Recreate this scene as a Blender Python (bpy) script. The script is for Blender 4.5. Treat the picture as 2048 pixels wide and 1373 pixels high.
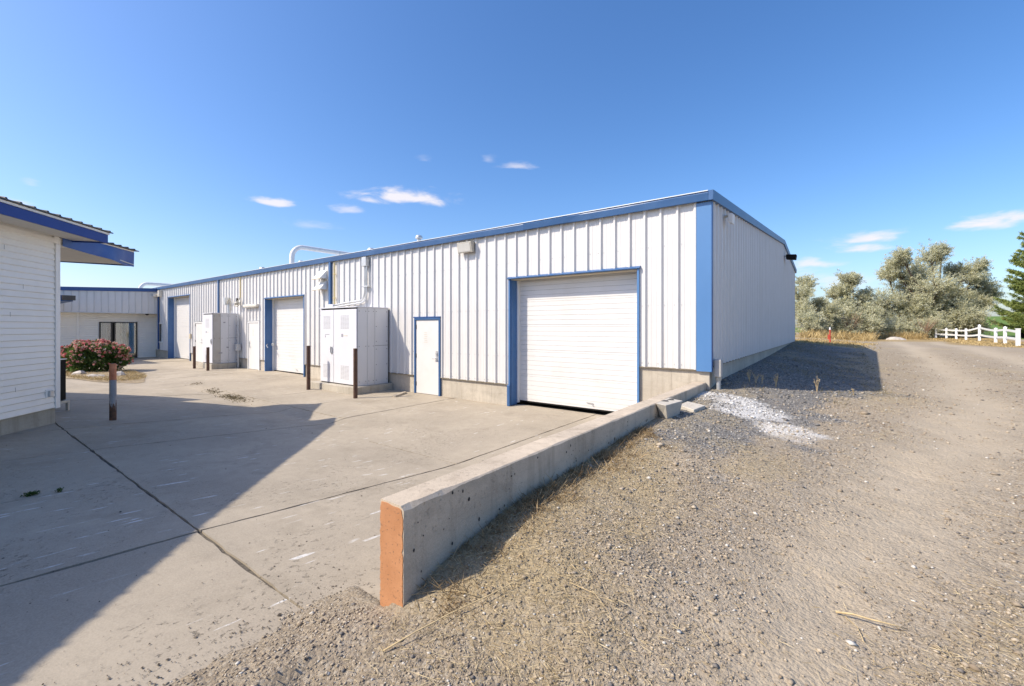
import bpy, math, random
import numpy as np
from mathutils import Vector, Matrix

for o in list(bpy.data.objects): bpy.data.objects.remove(o)
scene = bpy.context.scene
COL = scene.collection

# ------------------------------------------------------------------ camera
cam_d = bpy.data.cameras.new('camera'); cam = bpy.data.objects.new('camera', cam_d); COL.objects.link(cam)
cam.location = (1.826, -8.206, 1.84)
cam.rotation_euler = (math.radians(90), 0, math.radians(36.87))
cam_d.sensor_width = 36; cam_d.lens = 876 / 2048 * 36; cam_d.shift_y = -31.5 / 2048
cam_d.clip_start = .05; cam_d.clip_end = 3000
scene.camera = cam

# ------------------------------------------------------------------ sky, sun, exposure
SUN = Vector((-.8, -1.0, 1.2)).normalized()          # direction to the sun
SUN_STRENGTH, SKY_STRENGTH, EXPOSURE = 4.1, .14, .5
world = bpy.data.worlds.new('World'); scene.world = world; world.use_nodes = True
wt = world.node_tree; wn = wt.nodes; wl = wt.links
wn.clear()
sky = wn.new('ShaderNodeTexSky'); sky.sky_type = 'NISHITA'; sky.sun_disc = False
sky.sun_elevation = math.asin(SUN.z); sky.sun_rotation = math.atan2(SUN.x, SUN.y)
sky.altitude = 0; sky.air_density = 1.0; sky.dust_density = 1.5; sky.ozone_density = 4.0
bg = wn.new('ShaderNodeBackground'); bg.inputs['Strength'].default_value = SKY_STRENGTH
wo = wn.new('ShaderNodeOutputWorld')
sunl = bpy.data.lights.new('sun', 'SUN'); sunl.energy = SUN_STRENGTH; sunl.angle = math.radians(.53); sunl.color = (1, .90, .75)
suno = bpy.data.objects.new('sun', sunl); COL.objects.link(suno)
suno.rotation_euler = (-SUN).to_track_quat('-Z', 'Y').to_euler(); suno.location = (-20, -25, 30)
vs = scene.view_settings; vs.view_transform = 'Standard'; vs.look = 'None'; vs.gamma = 1; vs.exposure = EXPOSURE; vs.use_curve_mapping = False
scene.render.engine = 'CYCLES'

def wmath(op, a, b=None, c=None):
    n = wn.new('ShaderNodeMath'); n.operation = op
    for i, v in enumerate((a, b, c)):
        if v is None: continue
        if isinstance(v, (int, float)): n.inputs[i].default_value = v
        else: wl.new(v, n.inputs[i])
    return n.outputs[0]

def build_clouds():
    tc = wn.new('ShaderNodeTexCoord'); sp = wn.new('ShaderNodeSeparateXYZ'); wl.new(tc.outputs['Generated'], sp.inputs[0])
    az = wmath('ARCTAN2', sp.outputs['X'], sp.outputs['Y'])          # 0 = +Y, positive to +X
    el = wmath('ARCSINE', sp.outputs['Z'])
    cb = wn.new('ShaderNodeCombineXYZ'); wl.new(wmath('MULTIPLY', az, 1.0), cb.inputs[0]); wl.new(wmath('MULTIPLY', el, 3.2), cb.inputs[1])
    nz = wn.new('ShaderNodeTexNoise'); nz.inputs['Scale'].default_value = 13; nz.inputs['Detail'].default_value = 6; nz.inputs['Roughness'].default_value = .55
    nz.inputs['Distortion'].default_value = .3
    wl.new(cb.outputs[0], nz.inputs['Vector'])
    rough = wmath('MULTIPLY', wmath('SUBTRACT', nz.outputs['Fac'], .5), 3.4)
    # azimuth, elevation (degrees), half width, half height, strength
    C = []
    for px, py, w, h, s in ((812, 397, 118, 15, 1.0), (740, 402, 60, 9, .8), (537, 406, 58, 9, .9), (702, 422, 56, 10, .7), (620, 453, 70, 9, .28), (1040, 334, 45, 7, .55),
                            (975, 321, 22, 8, .3), (850, 321, 22, 6, .2), (12, 412, 70, 15, .9), (1968, 449, 120, 16, 1.0), (2030, 440, 70, 14, .9), (1745, 478, 100, 13, .95), (1700, 502, 85, 13, .9), (1633, 528, 70, 14, .85),
                            (1690, 566, 130, 20, .55), (1600, 540, 60, 16, .5), (62, 370, 26, 8, .25), (1870, 580, 120, 14, .35)):
        a, b = (px - 1024) / 876, (655 - py) / 876
        d = Vector((-.6 + .8 * a, .8 + .6 * a, b)).normalized()
        dw = w / 876 / math.sqrt(1 + a * a) / math.sqrt(1 + a * a); dh = 1.6 * h / 876 / math.sqrt(1 + a * a)
        C.append((math.atan2(d.x, d.y), math.asin(d.z), dw, dh, s))
    rg = random.Random(4)
    for i in range(9):
        C.append((rg.uniform(1.1, 4.6) if i % 2 else rg.uniform(-2.9, -1.6), rg.uniform(.1, .3), rg.uniform(.05, .13), rg.uniform(.01, .018), rg.uniform(.4, 1)))
    tot = None
    for a0, e0, w, h, s in C:
        if a0 > math.pi: a0 -= 2 * math.pi
        x = wmath('DIVIDE', wmath('SUBTRACT', az, a0), w)
        y0 = wmath('SUBTRACT', el, e0)
        y = wmath('DIVIDE', y0, h)
        y = wmath('ADD', wmath('MAXIMUM', y, 0.0), wmath('MULTIPLY', wmath('MINIMUM', y, 0.0), 1.9))    # flat base, softer top
        r = wmath('SQRT', wmath('ADD', wmath('MULTIPLY', x, x), wmath('MULTIPLY', y, y)))
        v = wmath('ADD', wmath('SUBTRACT', 1.0, r), wmath('MULTIPLY', rough, .8))
        mr = wn.new('ShaderNodeMapRange'); mr.interpolation_type = 'SMOOTHERSTEP'; wl.new(v, mr.inputs[0])
        mr.inputs[1].default_value = .0; mr.inputs[2].default_value = 1.2; mr.inputs[3].default_value = 0; mr.inputs[4].default_value = s
        # keep the noise from leaking far outside the ellipse
        mk = wn.new('ShaderNodeMapRange'); wl.new(r, mk.inputs[0]); mk.inputs[1].default_value = 1.7; mk.inputs[2].default_value = .9; mk.inputs[3].default_value = 0; mk.inputs[4].default_value = 1
        v = wmath('MULTIPLY', mr.outputs[0], mk.outputs[0])
        tot = v if tot is None else wmath('MAXIMUM', tot, v)
    return wmath('MINIMUM', tot, .93)

hs = wn.new('ShaderNodeHueSaturation'); hs.inputs['Saturation'].default_value = 1.2; hs.inputs['Value'].default_value = 1.0
tint = wn.new('ShaderNodeMix'); tint.data_type = 'RGBA'; tint.blend_type = 'MULTIPLY'; tint.inputs['Factor'].default_value = 1
wl.new(sky.outputs[0], tint.inputs['A']); tint.inputs['B'].default_value = (1.09, 1.06, 1.11, 1)
wl.new(tint.outputs['Result'], hs.inputs['Color'])
mixc = wn.new('ShaderNodeMix'); mixc.data_type = 'RGBA'
wl.new(build_clouds(), mixc.inputs['Factor']); wl.new(hs.outputs[0], mixc.inputs['A']); mixc.inputs['B'].default_value = (5.0, 4.8, 5.05, 1)
wl.new(mixc.outputs['Result'], bg.inputs['Color']); wl.new(bg.outputs[0], wo.inputs[0])

# ------------------------------------------------------------------ numpy noise
def _hash(ix, iy, s):
    n = (ix.astype(np.int64) * 374761393 + iy.astype(np.int64) * 668265263 + s * 1442695041) & 0x7fffffff
    n = (n ^ (n >> 13)) * 1274126177 & 0x7fffffff
    return ((n ^ (n >> 16)) & 0xffff) / 65535.0
def vnoise(x, y, s=0):
    x = np.asarray(x, float); y = np.asarray(y, float)
    ix = np.floor(x); iy = np.floor(y); fx = x - ix; fy = y - iy
    fx = fx * fx * (3 - 2 * fx); fy = fy * fy * (3 - 2 * fy)
    a = _hash(ix, iy, s); b = _hash(ix + 1, iy, s); c = _hash(ix, iy + 1, s); d = _hash(ix + 1, iy + 1, s)
    return (a * (1 - fx) + b * fx) * (1 - fy) + (c * (1 - fx) + d * fx) * fy
def fbm(x, y, s=0, o=4):
    t = 0; a = .5
    for i in range(o):
        t = t + a * vnoise(x * 2 ** i, y * 2 ** i, s + i); a *= .5
    return t / (1 - .5 ** o)
def sstep(a, b, x):
    t = np.clip((x - a) / (b - a), 0, 1); return t * t * (3 - 2 * t)

# ------------------------------------------------------------------ materials
def new_mat(name):
    m = bpy.data.materials.new(name); m.use_nodes = True
    nt = m.node_tree; b = nt.nodes['Principled BSDF']
    return m, nt, b
class NT:
    def __init__(s, nt): s.nt = nt
    def node(s, t, **kw):
        n = s.nt.nodes.new(t)
        for k, v in kw.items(): setattr(n, k, v)
        return n
    def link(s, a, b): s.nt.links.new(a, b)
    def coord(s, scale=(1, 1, 1), which='Object', rot=(0, 0, 0)):
        tc = s.node('ShaderNodeTexCoord'); mp = s.node('ShaderNodeMapping'); mp.inputs['Scale'].default_value = scale; mp.inputs['Rotation'].default_value = rot
        if which == 'World':
            g = s.node('ShaderNodeNewGeometry'); s.link(g.outputs['Position'], mp.inputs[0])
        else: s.link(tc.outputs[which], mp.inputs[0])
        return mp.outputs[0]
    def noise(s, vec, scale, detail=5, rough=.55, dist=0):
        n = s.node('ShaderNodeTexNoise'); n.inputs['Scale'].default_value = scale; n.inputs['Detail'].default_value = detail
        n.inputs['Roughness'].default_value = rough; n.inputs['Distortion'].default_value = dist
        s.link(vec, n.inputs['Vector']); return n.outputs['Fac']
    def ramp(s, fac, lo, hi, a=0., b=1.):
        n = s.node('ShaderNodeMapRange'); n.inputs[1].default_value = lo; n.inputs[2].default_value = hi; n.inputs[3].default_value = a; n.inputs[4].default_value = b
        s.link(fac, n.inputs[0]); return n.outputs[0]
    def math(s, op, a, b=0):
        n = s.node('ShaderNodeMath'); n.operation = op
        for i, v in enumerate((a, b)):
            if isinstance(v, (int, float)): n.inputs[i].default_value = v
            else: s.link(v, n.inputs[i])
        return n.outputs[0]
    def mix(s, fac, a, b, blend='MIX'):
        n = s.node('ShaderNodeMix'); n.data_type = 'RGBA'; n.blend_type = blend
        for i, v in (('Factor', fac), ('A', a), ('B', b)):
            if isinstance(v, (int, float)): n.inputs[i].default_value = v
            elif isinstance(v, tuple): n.inputs[i].default_value = v if len(v) == 4 else (*v, 1)
            else: s.link(v, n.inputs[i])
        return n.outputs['Result']
    def bump(s, h, strength, dist, bsdf, normal=None):
        n = s.node('ShaderNodeBump'); n.inputs['Strength'].default_value = strength; n.inputs['Distance'].default_value = dist
        s.link(h, n.inputs['Height'])
        if normal is not None: s.link(normal, n.inputs['Normal'])
        s.link(n.outputs[0], bsdf.inputs['Normal']); return n.outputs[0]

def simple(name, col, rough=.5, var=.08, scale=6, dirt=None, dirt_amt=.3, dirt_scale=2.5, bump=0, bump_scale=60, metal=0, spec=.5, which='World', stretch=(1, 1, 1)):
    m, nt, b = new_mat(name); N = NT(nt)
    v = N.coord(stretch, which)
    f = N.ramp(N.noise(v, scale, 6), .3, .7)
    c = N.mix(f, tuple(max(0, x * (1 - var)) for x in col), tuple(min(1, x * (1 + var)) for x in col))
    if dirt is not None:
        d = N.ramp(N.noise(v, dirt_scale, 8, .65), .5, .75, 0, dirt_amt)
        c = N.mix(d, c, dirt)
    N.link(c, b.inputs['Base Color'])
    b.inputs['Roughness'].default_value = rough; b.inputs['Metallic'].default_value = metal; b.inputs['Specular IOR Level'].default_value = spec
    if bump: N.bump(N.noise(v, bump_scale, 4), bump, .01, b)
    return m

M = {}
M['white_panel'] = simple('white_panel', (.66, .645, .625), .3, .02, 3, (.55, .52, .47), .25, .9, stretch=(1, 1, .25))
def panel_mat():
    m, nt, b = new_mat('ribbed_white_panel'); N = NT(nt); v = N.coord((1, 1, 1), 'World')
    c = N.mix(N.ramp(N.noise(v, 2.5, 6), .3, .7), (.635, .62, .60), (.68, .665, .645))
    sheet = N.noise(N.coord((1.1, 1.1, .02), 'World'), 1.0, 1); c = N.mix(N.ramp(sheet, .35, .65, 0, .35), c, (.60, .585, .56))
    run = N.ramp(N.noise(N.coord((9, 9, .3), 'World'), 1.3, 7, .65), .55, .8, 0, .5); c = N.mix(run, c, (.50, .465, .41))
    sp = N.ramp(N.noise(v, 34, 4, .7), .66, .74, 0, .35); c = N.mix(sp, c, (.42, .37, .30))
    N.link(c, b.inputs['Base Color']); b.inputs['Roughness'].default_value = .32
    N.bump(N.noise(N.coord((1, 1, .5), 'World'), 1.6, 3), .25, .012, b)
    return m
M['white_panel'] = panel_mat()
M['white_door'] = simple('white_door', (.68, .665, .64), .45, .02, 4, (.54, .50, .44), .3, 1.2)
M['white_paint'] = simple('white_paint', (.80, .80, .78), .5, .03, 5, (.6, .57, .5), .2, 2)
M['vinyl'] = simple('vinyl_siding', (.86, .82, .74), .5, .02, 4, (.62, .57, .48), .22, 1.6)
M['vinyl_trim'] = simple('vinyl_trim', (.82, .79, .73), .5, .02, 4, (.55, .5, .42), .15, 3)
M['soffit'] = simple('soffit', (.62, .59, .53), .6, .04, 4)
M['blue'] = simple('blue_trim', (.036, .105, .25), .4, .05, 3, (.08, .165, .32), .4, 1.5)
M['blue_jamb'] = simple('blue_jamb', (.055, .15, .34), .4, .06, 3, (.03, .09, .22), .4, 2.5)
M['blue_faded'] = simple('faded_blue_trim', (.085, .205, .42), .36, .05, 2, (.13, .25, .43), .3, 1.2, stretch=(1, 1, .3))
M['navy'] = simple('navy_fascia', (.022, .06, .25), .5, .05, 3, spec=.25)
M['navy_worn'] = simple('worn_navy_fascia', (.04, .10, .31), .35, .14, 1.5, (.17, .23, .38), .3, 2.5, spec=.3)
M['dark_blue'] = simple('dark_blue_trim', (.025, .08, .24), .4, .05, 3)
M['beige'] = simple('beige_trim', (.58, .50, .36), .55, .06, 5)
M['cream'] = simple('cream_panel', (.64, .60, .52), .5, .03, 5)
M['base_trim'] = simple('base_angle', (.22, .19, .14), .6, .15, 6)
M['galv'] = simple('galvanised_steel', (.55, .56, .56), .42, .1, 8, (.35, .34, .32), .4, 3, metal=.55)
M['roof'] = simple('roof_metal', (.66, .69, .72), .38, .03, 3, metal=.3)
M['duct'] = simple('insulated_duct', (.72, .71, .69), .45, .05, 6, (.4, .39, .38), .45, 5, bump=.3, bump_scale=14)
M['dark_metal'] = simple('dark_roof_metal', (.05, .045, .04), .5, .15, 6)
M['black'] = simple('black_metal', (.010, .010, .010), .8, .2, 5, spec=.15)
M['black_frame'] = simple('black_frame', (.015, .015, .016), .35, .1, 6)
M['cab'] = simple('cabinet_paint', (.66, .66, .69), .42, .015, 3, (.54, .52, .5), .18, 1.5)
M['cab_side'] = simple('cabinet_side_paint', (.62, .62, .63), .42, .02, 3, (.45, .40, .33), .25, 1.2, stretch=(1, 1, .3))
M['cab_old'] = simple('weathered_cabinet_paint', (.42, .40, .37), .55, .06, 3, (.42, .29, .14), .4, 2)
M['dark_gap'] = simple('dark_gap', (.02, .02, .022), .7, .1, 4)
M['slot'] = simple('vent_slot', (.40, .40, .40), .6, .05, 4)
M['rust'] = simple('rusty_brown_pipe', (.085, .043, .028), .7, .25, 9, (.17, .075, .035), .55, 6, bump=.2, bump_scale=80)
M['wood'] = simple('grey_wood', (.42, .36, .28), .8, .15, 14, stretch=(8, 1, 1), bump=.3, bump_scale=30)
M['fence'] = simple('white_fence_vinyl', (.82, .82, .81), .45, .02, 4, (.6, .58, .5), .15, 2)
M['rock'] = simple('rock', (.46, .42, .37), .9, .25, 4, (.22, .19, .16), .5, 5, bump=.5, bump_scale=18)
M['stem'] = simple('dry_stem', (.52, .40, .22), .8, .2, 20)
M['red_post'] = simple('red_post', (.50, .07, .04), .6, .15, 6)
M['maroon'] = simple('maroon_paint', (.16, .02, .02), .5, .2, 5)
M['curtain'] = simple('curtain', (.62, .60, .55), .9, .06, 6)
M['paper'] = simple('paper_notice', (.62, .56, .44), .9, .06, 20)
M['print'] = simple('grey_print', (.30, .30, .33), .8, .1, 20)
M['faint_print'] = simple('faint_print', (.60, .57, .50), .8, .05, 20)
M['white_pot'] = simple('light_lens', (.55, .54, .50), .3, .08, 6)
M['fixture'] = simple('weathered_fixture', (.46, .43, .36), .55, .15, 8, (.28, .25, .2), .4, 6)
M['yellow'] = simple('yellow_gas_pipe', (.62, .51, .26), .5, .1, 8)
M['bark'] = simple('bark', (.10, .075, .055), .95, .3, 8, bump=.6, bump_scale=25)

def concrete(name, col, stain=(.25, .22, .18), scale=1.0, pits=True, streaks=False, form=False, bump=.35):
    m, nt, b = new_mat(name); N = NT(nt); v = N.coord((1, 1, 1), 'World')
    big = N.ramp(N.noise(v, .55 * scale, 6, .6), .35, .65); mid = N.noise(v, 7 * scale, 8, .7); fine = N.noise(v, 90 * scale, 4, .7)
    c = N.mix(big, tuple(x * .80 for x in col), tuple(min(1, x * 1.14) for x in col))
    c = N.mix(N.ramp(mid, .38, .72, 0, .5), c, tuple(x * .66 for x in col))
    c = N.mix(N.ramp(fine, .35, .7, 0, .6), c, tuple(x * 1.3 for x in col))
    h = fine
    if form:      # drips and weather marks running down a vertical face
        vv = N.coord((5, 5, .35), 'World'); d = N.ramp(N.noise(vv, 2.2, 6, .6), .5, .8, 0, .55)
        c = N.mix(d, c, stain)
        gz_ = N.noise(N.coord((1, 1, 6), 'World'), 1.1, 6, .7); c = N.mix(N.ramp(gz_, .5, .75, 0, .4), c, tuple(x * .6 for x in col))
    st = N.ramp(N.noise(v, 1.5 * scale, 9, .72, .5), .52, .8, 0, .62)
    c = N.mix(st, c, stain)
    if pits:
        vp = N.coord((1, 1, 1) if not streaks else (1.25, .85, 1), 'World')
        n2 = N.noise(vp, 21 * scale, 5, .72); area = N.ramp(N.noise(v, .8, 5, .6), .46, .62)
        p = N.math('MULTIPLY', N.ramp(n2, .585, .66), area)
        c = N.mix(N.math('MULTIPLY', p, .42), c, tuple(x * .5 for x in col))
        h = N.math('SUBTRACT', N.math('MULTIPLY', fine, .25), N.math('MULTIPLY', p, 1.2))
    if streaks:   # white scrape marks, all drawn the same way
        vs_ = N.coord((13, 1.7, 1), 'World', rot=(0, 0, math.radians(-6)))
        n3 = N.noise(vs_, 1.55, 2, .4); a3 = N.ramp(N.noise(v, .6, 3), .4, .55)
        s_ = N.math('MULTIPLY', N.math('MULTIPLY', N.ramp(n3, .675, .715), a3), N.ramp(N.noise(v, 11, 4, .7), .38, .55))
        c = N.mix(N.math('MULTIPLY', s_, .8), c, (.74, .73, .70))
    N.link(c, b.inputs['Base Color']); b.inputs['Roughness'].default_value = .88; b.inputs['Specular IOR Level'].default_value = .25
    N.bump(h, bump, .006, b)
    return m
M['slab'] = concrete('slab_concrete', (.375, .322, .248), (.215, .18, .13), 1, True, True, bump=.95)
M['found'] = concrete('foundation_concrete', (.49, .44, .36), (.28, .235, .18), 1.6, True, False, True)
M['retain'] = concrete('retaining_wall_concrete', (.53, .445, .34), (.21, .16, .11), 1.7, True, False, True, .6)
M['pad'] = concrete('pad_concrete', (.44, .40, .33), (.22, .19, .15), 1.6, True, False, True)
M['old_found'] = concrete('stained_foundation', (.40, .375, .31), (.13, .125, .09), 1.4, False, False, True)
M['joint'] = simple('joint_dirt', (.11, .095, .075), 1, .4, 30, bump=.6, bump_scale=60)
M['blockc'] = concrete('block_concrete', (.50, .46, .39), (.3, .27, .22), 1.5)

def orange_paint():
    m, nt, b = new_mat('orange_paint_on_concrete'); N = NT(nt); v = N.coord((1, 1, 1), 'World')
    c = N.mix(N.ramp(N.noise(v, 5, 7, .65), .3, .7), (.43, .195, .085), (.55, .265, .125))
    chip = N.ramp(N.noise(v, 60, 4, .65), .62, .66)
    c = N.mix(chip, c, (.22, .13, .08))
    N.link(c, b.inputs['Base Color']); b.inputs['Roughness'].default_value = .75
    N.bump(N.math('SUBTRACT', N.math('MULTIPLY', N.noise(v, 120, 3), .3), chip), .6, .006, b)
    return m
M['orange'] = orange_paint()

def bollard_paint():
    m, nt, b = new_mat('peeling_bollard_paint'); N = NT(nt); v = N.coord((1, 1, 1), 'Object')
    sp = N.node('ShaderNodeSeparateXYZ'); N.link(v, sp.inputs[0]); z = sp.outputs['Z']
    n = N.noise(v, 9, 7, .7); n2 = N.noise(N.coord((14, 14, 3), 'Object'), 1.6, 6, .7)
    org = N.mix(N.ramp(n, .35, .65), (.44, .13, .055), (.62, .25, .12))
    gry = N.mix(N.ramp(n, .4, .7), (.26, .26, .27), (.36, .35, .34))
    rus = N.mix(N.ramp(n, .4, .6), (.05, .028, .018), (.15, .065, .03))
    c = N.mix(N.ramp(N.math('ADD', z, N.math('MULTIPLY', n, .06)), .755, .765), gry, org)
    rmask = N.ramp(N.math('ADD', N.math('MULTIPLY', z, 1.0), N.math('MULTIPLY', n2, -.75)), -.10, -.03, 1, 0)
    c = N.mix(rmask, c, rus)
    N.link(c, b.inputs['Base Color']); b.inputs['Roughness'].default_value = .7
    N.bump(n2, .3, .01, b); return m
M['bollard'] = bollard_paint()

def attr_mat(name, rough=.9, attr='Col', bumps=None, spec=.2, transl=0):
    m, nt, b = new_mat(name); N = NT(nt)
    a = N.node('ShaderNodeAttribute'); a.attribute_name = attr
    c = a.outputs['Color']
    N.link(c, b.inputs['Base Color']); b.inputs['Roughness'].default_value = rough; b.inputs['Specular IOR Level'].default_value = spec
    if transl:
        tr = N.node('ShaderNodeBsdfTranslucent'); N.link(c, tr.inputs[0]); mx = N.node('ShaderNodeMixShader'); mx.inputs[0].default_value = transl
        N.link(b.outputs[0], mx.inputs[1]); N.link(tr.outputs[0], mx.inputs[2])
        N.link(mx.outputs[0], nt.nodes['Material Output'].inputs[0])
    return m
M['stone'] = attr_mat('gravel_stone', .92)
M['straw'] = attr_mat('straw', .8, transl=.2)
M['leaf'] = attr_mat('leaf', .6, transl=.45, spec=.3)
M['petal'] = attr_mat('petal', .7, transl=.25)

def ground_mat():
    m, nt, b = new_mat('gravel_ground'); N = NT(nt); v = N.coord((1, 1, 1), 'World')
    at = N.node('ShaderNodeAttribute'); at.attribute_name = 'Mask'; s1 = N.node('ShaderNodeSeparateColor'); N.link(at.outputs['Color'], s1.inputs[0])
    at2 = N.node('ShaderNodeAttribute'); at2.attribute_name = 'Mask2'; s2 = N.node('ShaderNodeSeparateColor'); N.link(at2.outputs['Color'], s2.inputs[0])
    n1 = N.noise(v, 3.2, 8, .7); n2 = N.noise(v, 28, 6, .75); n3 = N.noise(v, 95, 4, .8)
    vo = N.node('ShaderNodeTexVoronoi'); vo.inputs['Scale'].default_value = 62; N.link(v, vo.inputs['Vector'])
    vo2 = N.node('ShaderNodeTexVoronoi'); vo2.inputs['Scale'].default_value = 24; N.link(v, vo2.inputs['Vector'])
    hsv = N.node('ShaderNodeSeparateColor'); N.link(vo.outputs['Color'], hsv.inputs[0])
    peb = hsv.outputs[0]
    soil = N.mix(N.ramp(n1, .3, .7), (.315, .255, .18), (.405, .335, .245))
    soil = N.mix(N.ramp(n2, .4, .75, 0, .45), soil, (.24, .195, .14))
    soil = N.mix(N.ramp(peb, .55, 1.0, 0, .65), soil, (.46, .41, .33))
    soil = N.mix(N.ramp(peb, .0, .25, .5, 0), soil, (.145, .125, .105))
    def mk(x, lo, hi, amt=1.):     # mask broken up by noise
        t = N.math('ADD', x, N.math('MULTIPLY', N.math('SUBTRACT', n2, .5), .9))
        return N.ramp(t, lo, hi, 0, amt)
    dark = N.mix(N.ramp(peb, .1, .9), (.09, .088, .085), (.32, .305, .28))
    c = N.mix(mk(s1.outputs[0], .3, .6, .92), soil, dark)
    straw = N.mix(N.ramp(n3, .3, .7), (.31, .235, .125), (.54, .44, .265))
    c = N.mix(mk(s1.outputs[2], .38, .85, .7), c, straw)
    dust = N.mix(N.ramp(n1, .3, .7), (.45, .373, .27), (.51, .43, .32))
    c = N.mix(N.math('MULTIPLY', s2.outputs[0], N.ramp(n2, .25, .75, 1, .75)), c, dust)
    green = N.mix(N.ramp(n1, .3, .7), (.10, .17, .035), (.155, .235, .06))
    c = N.mix(mk(s2.outputs[1], .35, .6), c, green)
    dry = N.mix(N.ramp(n3, .3, .7), (.235, .168, .075), (.44, .335, .175))
    c = N.mix(mk(s2.outputs[2], .35, .7, .95), c, dry)
    c = N.mix(mk(s1.outputs[1], .42, .9, .85), c, (.70, .68, .64))
    N.link(c, b.inputs['Base Color']); b.inputs['Roughness'].default_value = .97; b.inputs['Specular IOR Level'].default_value = .12
    h = N.math('ADD', N.math('MULTIPLY', n2, .9), N.math('MULTIPLY', N.math('SUBTRACT', 1.0, vo.outputs['Distance']), .4))
    h = N.math('ADD', h, N.math('MULTIPLY', N.math('SUBTRACT', 1.0, vo2.outputs['Distance']), .5))
    h = N.math('ADD', h, N.math('MULTIPLY', n3, .35))
    N.bump(h, .8, .022, b)
    return m
M['ground'] = ground_mat()

def glass_mat(name='window_glass', tint=(.75, .8, .8)):
    m, nt, b = new_mat(name); N = NT(nt)
    tr = N.node('ShaderNodeBsdfTransparent'); tr.inputs[0].default_value = (*tint, 1)
    gl = N.node('ShaderNodeBsdfGlossy'); gl.inputs['Roughness'].default_value = .03
    fr = N.node('ShaderNodeFresnel'); fr.inputs[0].default_value = 1.6
    f2 = N.math('ADD', N.math('MULTIPLY', fr.outputs[0], 1.3), .08)
    mx = N.node('ShaderNodeMixShader'); N.link(f2, mx.inputs[0]); N.link(tr.outputs[0], mx.inputs[1]); N.link(gl.outputs[0], mx.inputs[2])
    N.link(mx.outputs[0], nt.nodes['Material Output'].inputs[0]); return m
M['glass'] = glass_mat()

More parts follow.
